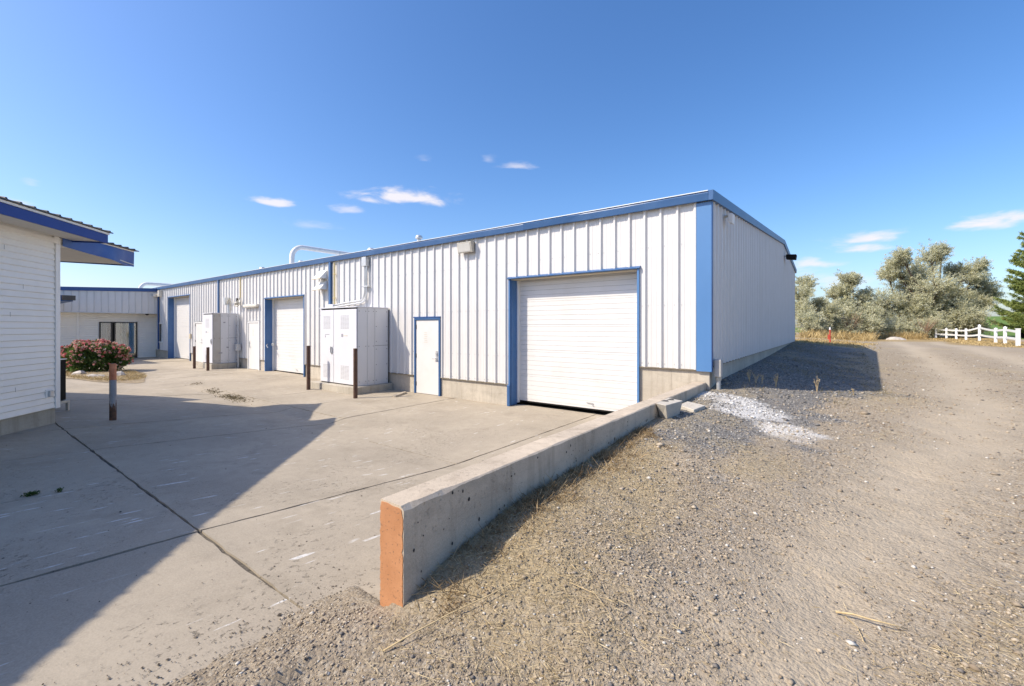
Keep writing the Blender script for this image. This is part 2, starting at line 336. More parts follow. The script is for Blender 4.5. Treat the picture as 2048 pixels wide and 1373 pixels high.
# ------------------------------------------------------------------ mesh helpers
OFF = {}
def empty(name, loc, label, cat, group=None, rz=0):
    o = bpy.data.objects.new(name, None); COL.objects.link(o); o.location = loc; o.rotation_euler = (0, 0, rz)
    o.empty_display_size = .2
    o['label'] = label; o['category'] = cat
    if group: o['group'] = group
    OFF[o.name] = Vector(loc) if rz == 0 else Vector((0, 0, 0))
    return o
def tag(o, label, cat, group=None):
    o['label'] = label; o['category'] = cat
    if group: o['group'] = group
    return o
class MB:
    def __init__(s): s.v = []; s.f = []
    def add(s, vs_, fs):
        n = len(s.v); s.v += [tuple(p) for p in vs_]; s.f += [tuple(i + n for i in f) for f in fs]; return s
    def box(s, x0, x1, y0, y1, z0, z1):
        if x0 > x1: x0, x1 = x1, x0
        if y0 > y1: y0, y1 = y1, y0
        if z0 > z1: z0, z1 = z1, z0
        return s.add([(x0, y0, z0), (x1, y0, z0), (x1, y1, z0), (x0, y1, z0), (x0, y0, z1), (x1, y0, z1), (x1, y1, z1), (x0, y1, z1)],
                     [(0, 3, 2, 1), (4, 5, 6, 7), (0, 1, 5, 4), (1, 2, 6, 5), (2, 3, 7, 6), (3, 0, 4, 7)])
    def quad(s, a, b, c, d): return s.add([a, b, c, d], [(0, 1, 2, 3)])
    def prism(s, poly, z0, z1):          # poly: xy list, ccw; z0,z1 numbers or lists
        n = len(poly); g = lambda z, i: z[i] if isinstance(z, (list, tuple)) else z
        vs_ = [(p[0], p[1], g(z0, i)) for i, p in enumerate(poly)] + [(p[0], p[1], g(z1, i)) for i, p in enumerate(poly)]
        return s.add(vs_, [tuple(range(n - 1, -1, -1)), tuple(range(n, 2 * n))] + [(i, (i + 1) % n, n + (i + 1) % n, n + i) for i in range(n)])
    def extr(s, prof, axis, a0, a1):     # closed 2D profile extruded along an axis: 'x': prof=(y,z); 'y': prof=(x,z)
        n = len(prof)
        P = (lambda p, a: (a, p[0], p[1])) if axis == 'x' else (lambda p, a: (p[0], a, p[1]))
        vs_ = [P(p, a0) for p in prof] + [P(p, a1) for p in prof]
        return s.add(vs_, [tuple(range(n - 1, -1, -1)), tuple(range(n, 2 * n))] + [(i, (i + 1) % n, n + (i + 1) % n, n + i) for i in range(n)])
    def tube(s, path, r, n=10, caps=True):
        path = [Vector(p) for p in path]; rings = []
        rr = r if isinstance(r, (list, tuple)) else [r] * len(path)
        prev = None; base = len(s.v)
        for i, p in enumerate(path):
            t = (path[min(i + 1, len(path) - 1)] - path[max(i - 1, 0)])
            if t.length < 1e-9: t = Vector((0, 0, 1))
            t.normalize()
            if prev is None:
                u = t.orthogonal().normalized()
            else:
                u = (prev - t * prev.dot(t)); u = u.normalized() if u.length > 1e-6 else t.orthogonal().normalized()
            prev = u; w = t.cross(u)
            for k in range(n):
                a = 2 * math.pi * k / n
                s.v.append(tuple(p + (u * math.cos(a) + w * math.sin(a)) * rr[i]))
        for i in range(len(path) - 1):
            for k in range(n):
                a = base + i * n + k; b = base + i * n + (k + 1) % n
                s.f.append((a, b, b + n, a + n))
        if caps:
            s.f.append(tuple(base + k for k in range(n - 1, -1, -1))); e = base + (len(path) - 1) * n
            s.f.append(tuple(e + k for k in range(n)))
        return s
    def build(s, name, mat, parent=None, smooth=False, bevel=0, label=None, kind=None):
        me = bpy.data.meshes.new(name)
        off = OFF.get(parent.name, Vector((0, 0, 0))) if parent is not None else Vector((0, 0, 0))
        me.from_pydata([(x - off.x, y - off.y, z - off.z) for x, y, z in s.v], [], s.f); me.update()
        o = bpy.data.objects.new(name, me); COL.objects.link(o)
        me.materials.append(M[mat] if isinstance(mat, str) else mat)
        if parent is not None: o.parent = parent
        OFF[o.name] = off
        if smooth:
            me.polygons.foreach_set('use_smooth', [True] * len(me.polygons))
            if smooth == 'auto': me.set_sharp_from_angle(angle=math.radians(40))
        if bevel:
            bv = o.modifiers.new('bevel', 'BEVEL'); bv.width = bevel; bv.segments = 2; bv.limit_method = 'ANGLE'; bv.angle_limit = math.radians(40)
        if label: o['label'] = label
        if kind: o['kind'] = kind
        return o
def np_mesh(name, verts, faces, mat, parent=None, cols=None, colname='Col', smooth=False, kind=None):
    """verts (n,3), faces (m,k) with constant k"""
    verts = np.asarray(verts, np.float32); faces = np.asarray(faces, np.int32); k = faces.shape[1]
    if parent is not None:
        off = OFF.get(parent.name, Vector((0, 0, 0))); verts = verts - np.array(off, np.float32)
    me = bpy.data.meshes.new(name)
    me.vertices.add(len(verts)); me.vertices.foreach_set('co', verts.ravel())
    me.loops.add(faces.size); me.loops.foreach_set('vertex_index', faces.ravel())
    me.polygons.add(len(faces)); me.polygons.foreach_set('loop_start', np.arange(0, faces.size, k, dtype=np.int32)); me.polygons.foreach_set('loop_total', np.full(len(faces), k, np.int32))
    me.update(calc_edges=True)
    if cols is not None:
        for cn, cc in (cols.items() if isinstance(cols, dict) else ((colname, cols),)):
            at = me.color_attributes.new(cn, 'FLOAT_COLOR', 'POINT')
            c4 = np.ones((len(verts), 4), np.float32); c4[:, :3] = cc
            at.data.foreach_set('color', c4.ravel())
    if smooth: me.polygons.foreach_set('use_smooth', np.ones(len(faces), bool))
    o = bpy.data.objects.new(name, me); COL.objects.link(o); me.materials.append(M[mat])
    if parent is not None: o.parent = parent; OFF[o.name] = OFF.get(parent.name, Vector((0, 0, 0)))
    if kind: o['kind'] = kind
    return o

# ------------------------------------------------------------------ ground levels
def slab_z(x, y):
    x = np.asarray(x, float); y = np.asarray(y, float)
    z = np.interp(y, [-30, -12, -8, -6.9, -4.2, -3.9], [.6, .40, .255, .20, .012, 0])
    z = z + np.interp(x, [-30, -25, -16, -9], [.075, .09, .065, 0]) * sstep(-6, -2, y)
    dep = .055 * sstep(-4.3, -6.6, x) * sstep(-16, -12.5, x)
    c = -3.52 + .05 * np.sin(x * .9)
    d = y - c
    z = z - dep * np.where(d > 0, np.clip(1 - d / .38, 0, 1), np.clip(1 + d / .6, 0, 1))
    return z
def gz(x, y):
    x = np.asarray(x, float); y = np.asarray(y, float)
    zr = np.interp(y, [-60, -14, -9, -6.7, -3, 0, 3, 16, 21, 30, 45, 62, 110, 432, 1500], [.2, .22, .27, .33, .45, .53, .6, .8, .90, .72, .66, .80, 1.35, 9.4, 9.6])
    zc = np.interp(y, [-8.4, -7.2, -6.66, -6.4, -5.8, -4.7, -3.7, -3.06, 0, .8, 4, 8.3, 16.6, 18, 24], [.27, .27, .34, .44, .55, .594, .64, .67, .745, .836, .863, .927, 1.122, 1.13, .9])
    w = np.exp(-(np.maximum(x, 0) / np.interp(y, [-8, -3, 0, 20], [1.5, 1.35, 1.3, 1.9])) ** 2)
    z = zr + (zc - zr) * w
    near = np.exp(-((x - 2) ** 2 + (y + 5) ** 2) / 90.)
    z = z + near * ((fbm(x * 1.1, y * 1.1, 3) - .5) * .06 + (fbm(x * 5.5, y * 5.5, 9) - .5) * .035) * sstep(-.1, .15, x + .25 * (y < -6.7))
    z = z - .035 * track_mask(x, y) * sstep(40, 10, y)
    # gravel spilled over the edge of the apron, in front of the end of the retaining wall
    sz = slab_z(x, y)
    edge = -.58 + .05 * (fbm(y * 5, x * 3, 21) - .5) * 2 - .14 * sstep(-7.08, -6.9, y)
    spill = sz + .20 * (x - edge) + .03 * (fbm(x * 9, y * 9, 5) - .5)
    spill = spill - 1.1 * np.clip(y + 6.62 + .25 * (x + .4), 0, 1) * (x < -.2)
    left = (x < -.02) & (y < -6.1)
    t = sstep(-.10, .45, x)
    zz = np.where(y < -6.1, np.minimum(spill, z) * (1 - t) + z * t, z)
    z = np.where((x < .45) & (y < -6.67), zz, z)
    z = np.where((x < -.16) & (y < -6.1), spill, z)
    # below the apron and inside the buildings the sheet drops out of sight
    z = np.where((x < -.9) & (y <= .3) & (x > -70), np.minimum(z, sz - .16), z)
    z = np.where((x < -.12) & (y > -6.4) & (y < 17.6), -.2, z)
    return z
def track_mask(x, y):
    c1 = np.interp(y, [-12, -8, -5.5, -2.85, -.9, 6, 14, 22, 40], [1.3, 1.45, 1.75, 2.25, 3.05, 4.1, 4.4, 4.6, 5.5])
    wob = (fbm(x * .8, y * .5, 31) - .5) * .7
    m1 = np.exp(-((x - c1 - wob) / .48) ** 2); m2 = np.exp(-((x - c1 - 2.1 - wob) / .5) ** 2)
    return np.clip(np.maximum(m1, m2 * .9), 0, 1)
def m_dark_shade(x, y):
    a = sstep(2.1 + .8 * sstep(-.5, 1.5, y), .7 + .8 * sstep(-.5, 1.5, y), x + (fbm(x * 1.6, y * 1.6, 41) - .5) * 2.4) * sstep(-4.4, -2.4, y + (fbm(x * 2, y * 2, 43) - .5) * 2.2) * sstep(19, 15, y)  # dark gravel, widened beside the end wall to deepen the building's shadow by colour
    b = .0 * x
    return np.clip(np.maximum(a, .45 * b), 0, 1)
def m_white(x, y):
    t = np.clip(((x - .2) * 1.1 + (y + .3) * -1.4) / (1.1 ** 2 + 1.4 ** 2), 0, 1)
    d = np.hypot(x - (.2 + 1.1 * t), y - (-.3 - 1.4 * t)) / (.74 + .38 * np.sin(t * 3.1))
    return sstep(1.0, .05, d + (fbm(x * 2.6, y * 2.6, 51) - .5) * 1.3) * .86
def m_straw(x, y):
    a = .95 * sstep(1.4, .2, x + (fbm(x * 1.3, y * 1.3, 61) - .5) * 1.6) * sstep(-7.2, -6.2, y) * sstep(-3.0, -3.9, y)
    b = .62 * sstep(.50, .68, fbm(x * .8, y * .8, 63)) * (1 - track_mask(x, y))
    return np.clip(np.maximum(a * .9, b), 0, 1) * (x > -.1)
def m_dry(x, y):
    n = fbm(x * .35, y * .35, 71)
    a = sstep(15, 19, y + (n - .5) * 6) * sstep(3.6, 2.2, x + (n - .5) * 2) * sstep(40, 26, y)
    b = sstep(7.2, 9.2, x + (n - .5) * 3.5) * sstep(15, 25, y) * .9 * sstep(15.5, 12.5, x) * sstep(66, 56, y)
    c = sstep(34, 44, y + (n - .5) * 8) * .95 * sstep(70, 58, y) * sstep(15, 12, x)
    return np.clip(np.maximum(np.maximum(a, b), c), 0, 1)
def m_green(x, y):
    return np.clip(np.maximum(sstep(13, 17, x) * sstep(35, 45, y) * .8, sstep(75, 95, y)), 0, 1)

def grid_axis(segs):
    out = []
    for a, b, st in segs:
        n = max(1, int(round((b - a) / st))); out += list(np.linspace(a, b, n, endpoint=False))
    out.append(segs[-1][1]); return np.array(out)

def build_ground():
    xs = grid_axis([(-600, -80, 40), (-80, -12, 6), (-12, -2, 1), (-2, -.9, .2), (-.9, 4.2, .045), (4.2, 8, .15), (8, 20, .5), (20, 60, 3), (60, 700, 32)])
    ys = grid_axis([(-80, -14, 6), (-14, -9.4, .5), (-9.4, -2, .045), (-2, 3, .07), (3, 10, .2), (10, 30, .5), (30, 60, 1.5), (60, 130, 5), (130, 450, 16), (450, 1500, 75)])
    X, Y = np.meshgrid(xs, ys, indexing='ij'); Z = gz(X, Y)
    nx, ny = X.shape
    v = np.stack([X.ravel(), Y.ravel(), Z.ravel()], 1)
    i, j = np.meshgrid(np.arange(nx - 1), np.arange(ny - 1), indexing='ij'); a = (i * ny + j).ravel()
    f = np.stack([a, a + ny, a + ny + 1, a + 1], 1)
    x, y = X.ravel(), Y.ravel()
    mk = np.stack([m_dark_shade(x, y), m_white(x, y), m_straw(x, y)], 1); mk2 = np.stack([track_mask(x, y) * sstep(60, 25, y), m_green(x, y), m_dry(x, y)], 1)
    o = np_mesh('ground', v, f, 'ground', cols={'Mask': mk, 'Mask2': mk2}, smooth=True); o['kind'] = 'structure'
    return o
build_ground()

# ------------------------------------------------------------------ concrete apron
def slab_panel(parent, x0, x1, y0, y1, seed, res=.1):
    nx = max(2, int((x1 - x0) / res) + 1); ny = max(2, int((y1 - y0) / res) + 1)
    X, Y = np.meshgrid(np.linspace(x0, x1, nx), np.linspace(y0, y1, ny), indexing='ij')
    wob = lambda t, s: (vnoise(t * 9, t * 0 + s, seed) - .5) * .014 + (vnoise(t * 1.1, t * 0 + s, seed + 5) - .5) * .008
    X = X.copy(); Y = Y.copy()
    X[0] += wob(Y[0], 1); X[-1] += wob(Y[-1], 2); Y[:, 0] += wob(X[:, 0], 3) * 1.3; Y[:, -1] += wob(X[:, -1], 4) * 1.3
    tilt = (random.Random(seed).random() - .5) * .008
    Z = slab_z(X, Y) + tilt + (fbm(X * 1.3, Y * 1.3, 81) - .5) * .006
    # edges of the panel slightly rounded off
    n = nx * ny
    v = list(np.stack([X.ravel(), Y.ravel(), Z.ravel()], 1)); f = []
    for i in range(nx - 1):
        for j in range(ny - 1):
            a = i * ny + j; f.append((a, a + ny, a + ny + 1, a + 1))
    rim = [i * ny for i in range(nx)] + [(nx - 1) * ny + j for j in range(1, ny)] + [i * ny + ny - 1 for i in range(nx - 2, -1, -1)] + [j for j in range(ny - 2, 0, -1)]
    base = len(v)
    for r in rim: v.append((v[r][0], v[r][1], v[r][2] - .09))
    m = len(rim)
    for k in range(m): f.append((rim[k], base + k, base + (k + 1) % m, rim[(k + 1) % m]))
    b = MB(); b.v = [tuple(map(float, p)) for p in v]; b.f = f
    return b.build('slab_panel', 'slab', parent)
def build_apron():
    xs = grid_axis([(-34, -14, 2), (-14, -6, .6), (-6, -.5, .3)]); xs = np.append(xs, -.27); ys = np.append(grid_axis([(-20, -8, 1.2), (-8, -2.6, .12), (-2.6, .3, .4)]), .6)
    X, Y = np.meshgrid(xs, ys, indexing='ij'); Z = slab_z(X, Y) - .016
    Z = np.where((X > -.62) & (Y < -6.4), Z - .12, Z)
    ny = X.shape[1]; i, j = np.meshgrid(np.arange(X.shape[0] - 1), np.arange(ny - 1), indexing='ij'); a = (i * ny + j).ravel()
    ap = np_mesh('apron', np.stack([X.ravel(), Y.ravel(), Z.ravel()], 1), np.stack([a, a + ny, a + ny + 1, a + 1], 1), 'joint', smooth=True); ap['kind'] = 'structure'
    OFF[ap.name] = Vector((0, 0, 0))
    xj = [-.262, -2.3, -4.25, -6.2, -8.2, -10.2, -12.3, -14.4, -16.9, -19.5, -22.5, -25.5, -28.5, -31.0]
    g = .0075; s = 100
    for k in range(len(xj) - 1):
        x1, x0 = xj[k], xj[k + 1]
        yj = [.28, -6.9, -13, -19]
        if -4.3 < x0 < -4.2: yj = [.28, -3.95, -6.9, -13, -19]
        elif x1 <= -6.2: yj = [.28, -3.16, -6.9, -13, -19]
        for q in range(len(yj) - 1):
            y1, y0 = yj[q], yj[q + 1]; s += 1
            gy1 = .011 if abs(y1 + 6.9) < .01 else (0 if q == 0 else g); gy0 = .011 if abs(y0 + 6.9) < .01 else g
            gx1 = g if k else 0
            xx1 = x1 - gx1
            if k == 0 and y1 < -6.8: xx1 = -.56
            slab_panel(ap, x0 + g, xx1, y0 + gy0, y1 - gy1, s)
build_apron()

# ------------------------------------------------------------------ ribbed metal sheets
RIB = .3048
def rib_depth_breaks(u0, u1, phase):
    br = {u0, u1}; k0 = math.floor((u0 - phase) / RIB) - 1
    for k in range(k0, k0 + int((u1 - u0) / RIB) + 4):
        c = phase + k * RIB
        for d in (-.045, -.015, .015, .045, .085, .095, .113, .123, .181, .191, .209, .219):
            if u0 < c + d < u1: br.add(c + d)
    return sorted(br)
def rib_depth(u, phase):
    d = (u - phase) % RIB
    if d > RIB / 2 + .09: d -= RIB
    a = abs(d)
    if a <= .0151: return .04
    if a <= .045: return .04 * (.045 - a) / .03
    for c in (.104, .2):
        e = abs(d - c)
        if e <= .0091: return .0035
        if e <= .0191: return 0.0035 * (.0191 - e) / .01
    return 0
def ribbed(name, mat, parent, u0, u1, spans, P, phase, extra=(), closed=True):
    """spans(u)->list of (z0,z1) or ((z0a,z0b)); P(u,depth,z)->xyz"""
    br = rib_depth_breaks(u0, u1, phase); br = sorted(set(br) | {e for e in extra if u0 < e < u1}); b = MB()
    for a, c in zip(br[:-1], br[1:]):
        if c - a < 1e-5: continue
        da, dc = rib_depth(a + 1e-7, phase), rib_depth(c - 1e-7, phase)
        for (za, zb), (zc, zd) in zip(spans(a + 1e-6), spans(c - 1e-6)):
            b.quad(P(a, da, za), P(c, dc, zc), P(c, dc, zd), P(a, da, zb))
    return b.build(name, mat, parent)

# ------------------------------------------------------------------ the long metal building
XE = -58.0
wh = empty('metal_warehouse', (-15, 8, 0), 'long white ribbed metal warehouse with blue trim and three roll-up doors', 'building')
OPEN = [(-4.36, -1.30, 2.96), (-7.73, -6.70, 2.10), (-16.75, -13.75, 2.98), (-18.38, -17.30, 2.09), (-28.64, -25.28, 3.51), (-24.56, -23.46, 2.11)]
WIN = (-30.45, -29.63, .94, 2.10)
def facade_base(x): return 1.085 if x > -1.2999 else .50
def facade_spans(x):
    z0, z1 = facade_base(x), 4.06
    for a, b, h in OPEN:
        if a < x < b: z0 = max(z0, h)
    if WIN[0] < x < WIN[1]: return [(z0, WIN[2]), (WIN[3], z1)]
    return [(z0, z1)]
EXTRA = [v for a, b, h in OPEN for v in (a, b)] + [WIN[0], WIN[1]]
x1 = -.215; j = 0
edge = -.545 + .152
cuts = [-.215] + [edge - .9144 * k for k in range(0, 40) if edge - .9144 * k > -31.0] + [-31.02]
for a, b in zip(cuts[1:], cuts[:-1]):
    if b - a < .02: continue
    # sheet ends split where the window gap changes the number of spans
    segs = sorted([a, b] + [e for e in (WIN[0], WIN[1]) if a < e < b])
    for p, q in zip(segs[:-1], segs[1:]):
        for si in range(2 if WIN[0] < (p + q) / 2 < WIN[1] else 1):
            ribbed('wall_sheet', 'white_panel', wh, p, q, lambda u, si=si: facade_spans(u)[si:si + 1], lambda u, d, z: (u, -d, z), -.545, EXTRA)
# end wall sheets
def rake_z(y): return np.interp(y, [0, 12.0, 17.6], [4.17, 5.23, 4.66])
ycuts = [.045] + [.045 + .9144 * k for k in range(1, 20) if .045 + .9144 * k < 17.4] + [17.45]
for a, b in zip(ycuts[:-1], ycuts[1:]):
    ribbed('wall_sheet', 'white_panel', wh, a, b, lambda u: [(1.147, float(rake_z(u)) - .09)], lambda u, d, z: (d, u, z), .19)
b = MB()
for k in range(100):
    xr = -.545 - RIB * k
    if xr < -30.8: break
    for z in (.56, 1.16, 2.25, 3.35):
        for dx in (-.062, .062):
            x = xr + dx
            if z < facade_base(x) + .03 or any(a_ - .05 < x < c_ + .05 and z < h_ + .05 for a_, c_, h_ in OPEN) or WIN[0] < x < WIN[1]: continue
            b.box(x - .008, x + .008, -.0065, -.0005, z - .008, z + .008)
b.build('screws', 'galv', wh, kind='stuff')
# backing walls (keep the inside dark), roof
b = MB()
b.box(XE, -31.0, .02, .2, 0, 4.1)
solid = []
xs_ = sorted([-31.0, -.02] + [v for a, c, h in OPEN for v in (a, c)] + [WIN[0], WIN[1]])
for a, c in zip(xs_[:-1], xs_[1:]):
    m_ = (a + c) / 2; z0 = facade_base(m_) + .02
    for p, q, h in OPEN:
        if p < m_ < q: z0 = h + .02
    if WIN[0] < m_ < WIN[1]: b.box(a, c, .02, .12, z0, WIN[2]); b.box(a, c, .02, .12, WIN[3], 4.1); continue
    b.box(a, c, .02, .12, z0, 4.1)
b.build('wall_core', 'white_panel', wh)
b = MB(); b.extr([(.13, 1.16), (17.4, 1.16), (17.4, 4.55), (12, 5.1), (.13, 4.05)], 'x', -.16, -.03); b.build('end_wall_core', 'white_panel', wh)
b = MB(); b.extr([(17.3, 0), (17.5, 0), (17.5, 4.6), (17.3, 4.6)], 'x', XE, -.02); b.build('rear_wall', 'white_panel', wh)
b = MB(); b.extr([(-.10, 4.175), (12, 5.235), (17.7, 4.67), (17.7, 4.64), (12, 5.20), (-.10, 4.14)], 'x', XE, .06); b.build('roof', 'roof', wh)
# eave trim in lengths
tr_cuts = [-.0, -3.92, -9.6, -14.4, -19.28, -25.0, -30.42]
for k, (c, a) in enumerate(zip(tr_cuts[:-1], tr_cuts[1:])):
    b = MB(); n = 14; rg = random.Random(k)
    for s_ in range(n):
        ua, ub = a + .004 + (c - a - .008) * s_ / n, a + .004 + (c - a - .008) * (s_ + 1) / n
        def off(u):
            t = (u - a) / (c - a); o = .004 * math.sin(t * 9 + k)
            if k == 0: o += .022 * math.exp(-((u + 2.95) / .35) ** 2) + .012 * max(0, 1 - (u + 3.92) / .6)
            return o
        pr = lambda u: [(-.105 - off(u) * .6, 4.045 + off(u) * .3), (-.125 - off(u), 4.165 + off(u) * .4), (-.115, 4.192), (-.06, 4.196), (-.06, 4.045)]
        A, B = pr(ua), pr(ub); nn = 5
        vs_ = [(ua, *p) for p in A] + [(ub, *p) for p in B]
        fs = [(i, (i + 1) % nn, nn + (i + 1) % nn, nn + i) for i in range(nn)]
        if s_ == 0: fs.append((4, 3, 2, 1, 0))
        if s_ == n - 1: fs.append((5, 6, 7, 8, 9))
        b.add(vs_, fs)
    b.build('eave_trim', 'blue', wh)
MB().box(XE, -.005, -.135, -.055, 4.197, 4.212).build('roof_edge', 'roof', wh)
MB().box(XE, -30.43, -.13, -.06, 4.03, 4.195).build('eave_trim', 'blue', wh)
b = MB(); b.extr([(-.14, 4.155), (12, 5.228), (17.75, 4.64), (17.75, 4.79), (12, 5.385), (-.14, 4.315)], 'x', .0, .01)
b = MB()
for (ya, yb) in ((-.14, 5.9), (5.905, 12.0), (12.0, 17.75)):
    za, zb = (lambda y: float(np.interp(y, [-.14, 12, 17.75], [4.035, 5.095, 4.53])))(ya), (lambda y: float(np.interp(y, [-.14, 12, 17.75], [4.035, 5.095, 4.53])))(yb)
    h = .165
    bb = MB(); bb.add([(.005, ya, za), (.075, ya, za), (.085, ya, za + h), (.005, ya, za + h), (.005, yb, zb), (.075, yb, zb), (.085, yb, zb + h), (.005, yb, zb + h)],
                      [(0, 1, 2, 3), (7, 6, 5, 4), (0, 4, 5, 1), (1, 5, 6, 2), (2, 6, 7, 3), (3, 7, 4, 0)]); bb.build('rake_trim', 'blue', wh)
# corner trims, downspouts
MB().box(-.216, .032, -.042, .0, 1.062, 4.03).build('corner_trim', 'blue_faded', wh, label='sun-faded light blue corner trim')
MB().box(.033, .040, -.041, .05, 1.062, 4.03).box(.0, .033, .0005, .05, 1.062, 4.03).build('corner_trim', 'dark_blue', wh)
MB().box(-.04, .03, 17.45, 17.5, 1.12, 4.55).build('corner_trim', 'dark_blue', wh)
for x in (-11.93, -21.4):
    MB().box(x - .055, x + .055, -.105, -.035, .12 if x > -15 else .2, 4.03).build('downspout', 'blue', wh, bevel=.008)
MB().box(-30.36, -30.28, -.1, -.034, .55, 4.03).build('downspout', 'dark_blue', wh, bevel=.008)
# base angle + foundation
def found_run(x0, x1, z1):
    n = max(1, int(round((x1 - x0) / .62))); w = (x1 - x0) / n
    for k in range(n):
        MB().box(x0 + k * w + .0015, x0 + (k + 1) * w - .0015, .016 + .002 * (k % 2), .26, -.4, z1 - .012).build('foundation_block', 'found', wh)
    MB().box(x0, x1, -.034, .02, z1 - .011, z1 + .006).build('base_angle', 'base_trim', wh)
runs = [(-1.30, -.045, 1.085), (-6.70, -4.39, .50), (-13.72, -7.73, .50), (-17.30, -16.78, .50), (-23.46, -18.38, .50), (-25.25, -24.56, .50), (-31.0, -28.67, .50)]
for r in runs: found_run(*r)
y = .0
while y < 17.3:
    y2 = min(y + 1.22, 17.4)
    MB().box(-.25, -.012 - .002 * (int(y) % 2), y + .002 + (.262 if y == 0 else 0), y2 - .002, -.4, 1.135).build('foundation_block', 'found', wh); y = y2
MB().box(-.30, -.013, .017, .258, -.4, 1.06).build('foundation_block', 'found', wh)
MB().box(-.012, .034, .06, 17.45, 1.135, 1.15).build('base_angle', 'base_trim', wh)

def overhead_door(x0, x1, zt, zb, nsec, notice=None):
    z_lo = .0
    p = MB().box(x0 - .045, x0 - .0, -.045, .0, zb - .09, zt + .0).box(x0 + .001, x0 + .013, .0, .222, zb - .09, zt - .016); p.build('door_jamb', 'blue_jamb', wh)
    MB().box(x1 + .002, x1 + .04, -.045, .0, zb - .09, zt).box(x1 - .013, x1 - .001, .0, .222, zb - .09, zt - .016).build('door_jamb', 'blue_faded' if x0 > -5 else 'blue_jamb', wh)
    b = MB(); b.extr([(-.075, zt + .002), (-.08, zt + .014), (-.03, zt + .055), (.0, zt + .06), (.0, zt + .002)], 'x', x0 - .06, x1 + .06); b.build('door_head', 'blue', wh)
    MB().box(x0, x1, .0, .225, zt - .014, zt - .001).build('head_lining', 'beige', wh)
    MB().box(x0 + .001, x0 + .05, .223, .288, zb - .05, zt - .015).build('door_stop', 'white_paint', wh)
    MB().box(x1 - .05, x1 - .001, .223, .288, zb - .05, zt - .015).build('door_stop', 'white_paint', wh)
    door = MB().box(x0 - .05, x1 + .05, .345, .36, zb + .005, zt + .1).build('overhead_door', 'white_door', wh)
    h = (zt + .06 - zb) / nsec
    for k in range(nsec):
        za = zb + k * h; b = MB()
        # section profile: raised strips between pressed grooves
        cuts = [0, .085, .27, .455, .64, .825, 1.0]
        for q in range(6):
            a0, a1 = za + cuts[q] * h + .004, za + cuts[q + 1] * h - .004
            yf = .29 + (.0 if q else .003)
            b.add([(x0 + .012, yf, a0), (x1 - .012, yf, a0), (x1 - .012, yf, a1), (x0 + .012, yf, a1),
                   (x0 + .012, yf + .009, a0 - .004), (x1 - .012, yf + .009, a0 - .004), (x1 - .012, yf + .009, a1 + .004), (x0 + .012, yf + .009, a1 + .004)],
                  [(0, 1, 2, 3), (0, 4, 5, 1), (2, 6, 7, 3), (1, 5, 6, 2), (3, 7, 4, 0)])
        b.box(x0 + .012, x1 - .012, .2995, .344, za + .001, za + h - .0015)
        b.build('door_section', 'white_door', door)
    MB().box(x0 + .015, x1 - .015, .295, .34, zb - .03, zb).build('bottom_seal', 'black', door)
    xm = x0 + (x1 - x0) * .62
    MB().tube([(xm - .07, .285, zb + .13), (xm - .07, .265, zb + .13), (xm + .07, .265, zb + .13), (xm + .07, .265, zb + .07)], .008, 6).build('lift_handle', 'galv', door)
    if notice:
        MB().box(notice[0], notice[0] + .28, .2868, .289, notice[1], notice[1] + .012).box(notice[0] + .03, notice[0] + .16, .2868, .289, notice[1] + .06, notice[1] + .075).box(notice[0] + .2, notice[0] + .27, .2868, .289, notice[1] + .2, notice[1] + .24).build('faded_notice', 'faint_print', door)
    return door
overhead_door(-4.36, -1.30, 2.96, .10, 5)
overhead_door(-16.75, -13.75, 2.98, .095, 5, (-15.4, 1.95))
overhead_door(-28.64, -25.28, 3.51, .115, 6)
MB().box(-4.42, -4.33, -.09, -.046, -.01, .50).build('door_jamb', 'blue', wh, bevel=.02, label='bent foot of the blue door jamb')
# latch on the middle door
MB().tube([(-16.70, .03, 1.15), (-16.62, -.05, 1.12), (-16.55, -.03, 1.02)], .018, 6).box(-16.6, -16.52, .14, .2, 1.1, 1.2).build('door_latch', 'galv', wh)

def man_door(x0, x1, zt, zb, frame_mat, hinge_left, notice=True):
    MB().box(x0, x0 + .055, -.04, .1, zb, zt).box(x1 - .055, x1, -.04, .1, zb, zt).box(x0 + .055, x1 - .055, -.04, .1, zt - .055, zt).build('door_frame', frame_mat, wh, bevel=.004)
    d = MB().box(x0 + .06, x1 - .06, -.012, .035, zb + .015, zt - .06).build('door', 'white_door', wh, bevel=.003)
    MB().box(x0 - .02, x1 + .02, -.05, -.0, zt + .001, zt + .03).build('door_drip', 'galv' if frame_mat != 'blue' else 'dark_blue', wh)
    hx = x0 + .06 if hinge_left else x1 - .06
    for z in (.22, 1.0, 1.8):
        MB().box(hx - .014, hx + .014, -.03, -.0125, zb + z, zb + z + .11).build('hinge', 'dark_metal', d)
    lx = x1 - .14 if hinge_left else x0 + .14
    b = MB().box(lx - .035, lx + .035, -.024, -.0125, zb + .92, zb + 1.2); b.tube([(lx, -.02, zb + 1.0), (lx, -.075, zb + 1.0), (lx + (-.11 if hinge_left else .11), -.075, zb + 1.0)], .013, 8); b.tube([(lx, -.02, zb + 1.13), (lx, -.045, zb + 1.13)], .028, 10)
    b.build('handle', 'galv', d)
    if notice:
        xm = (x0 + x1) / 2 - .06; b = MB()
        for q in range(6):
            zz = zb + 1.42 + q * .052
            b.box(xm - .075 + .02 * (q % 2), xm + .07 - .015 * (q % 3), -.0145, -.0126, zz, zz + .022)
        b.build('faded_notice', 'faint_print', d)
    return d
man_door(-7.73, -6.70, 2.10, -.0, 'blue', True)
man_door(-18.38, -17.30, 2.09, .065, 'white_paint', False)
man_door(-24.56, -23.46, 2.11, .085, 'white_paint', True, False)
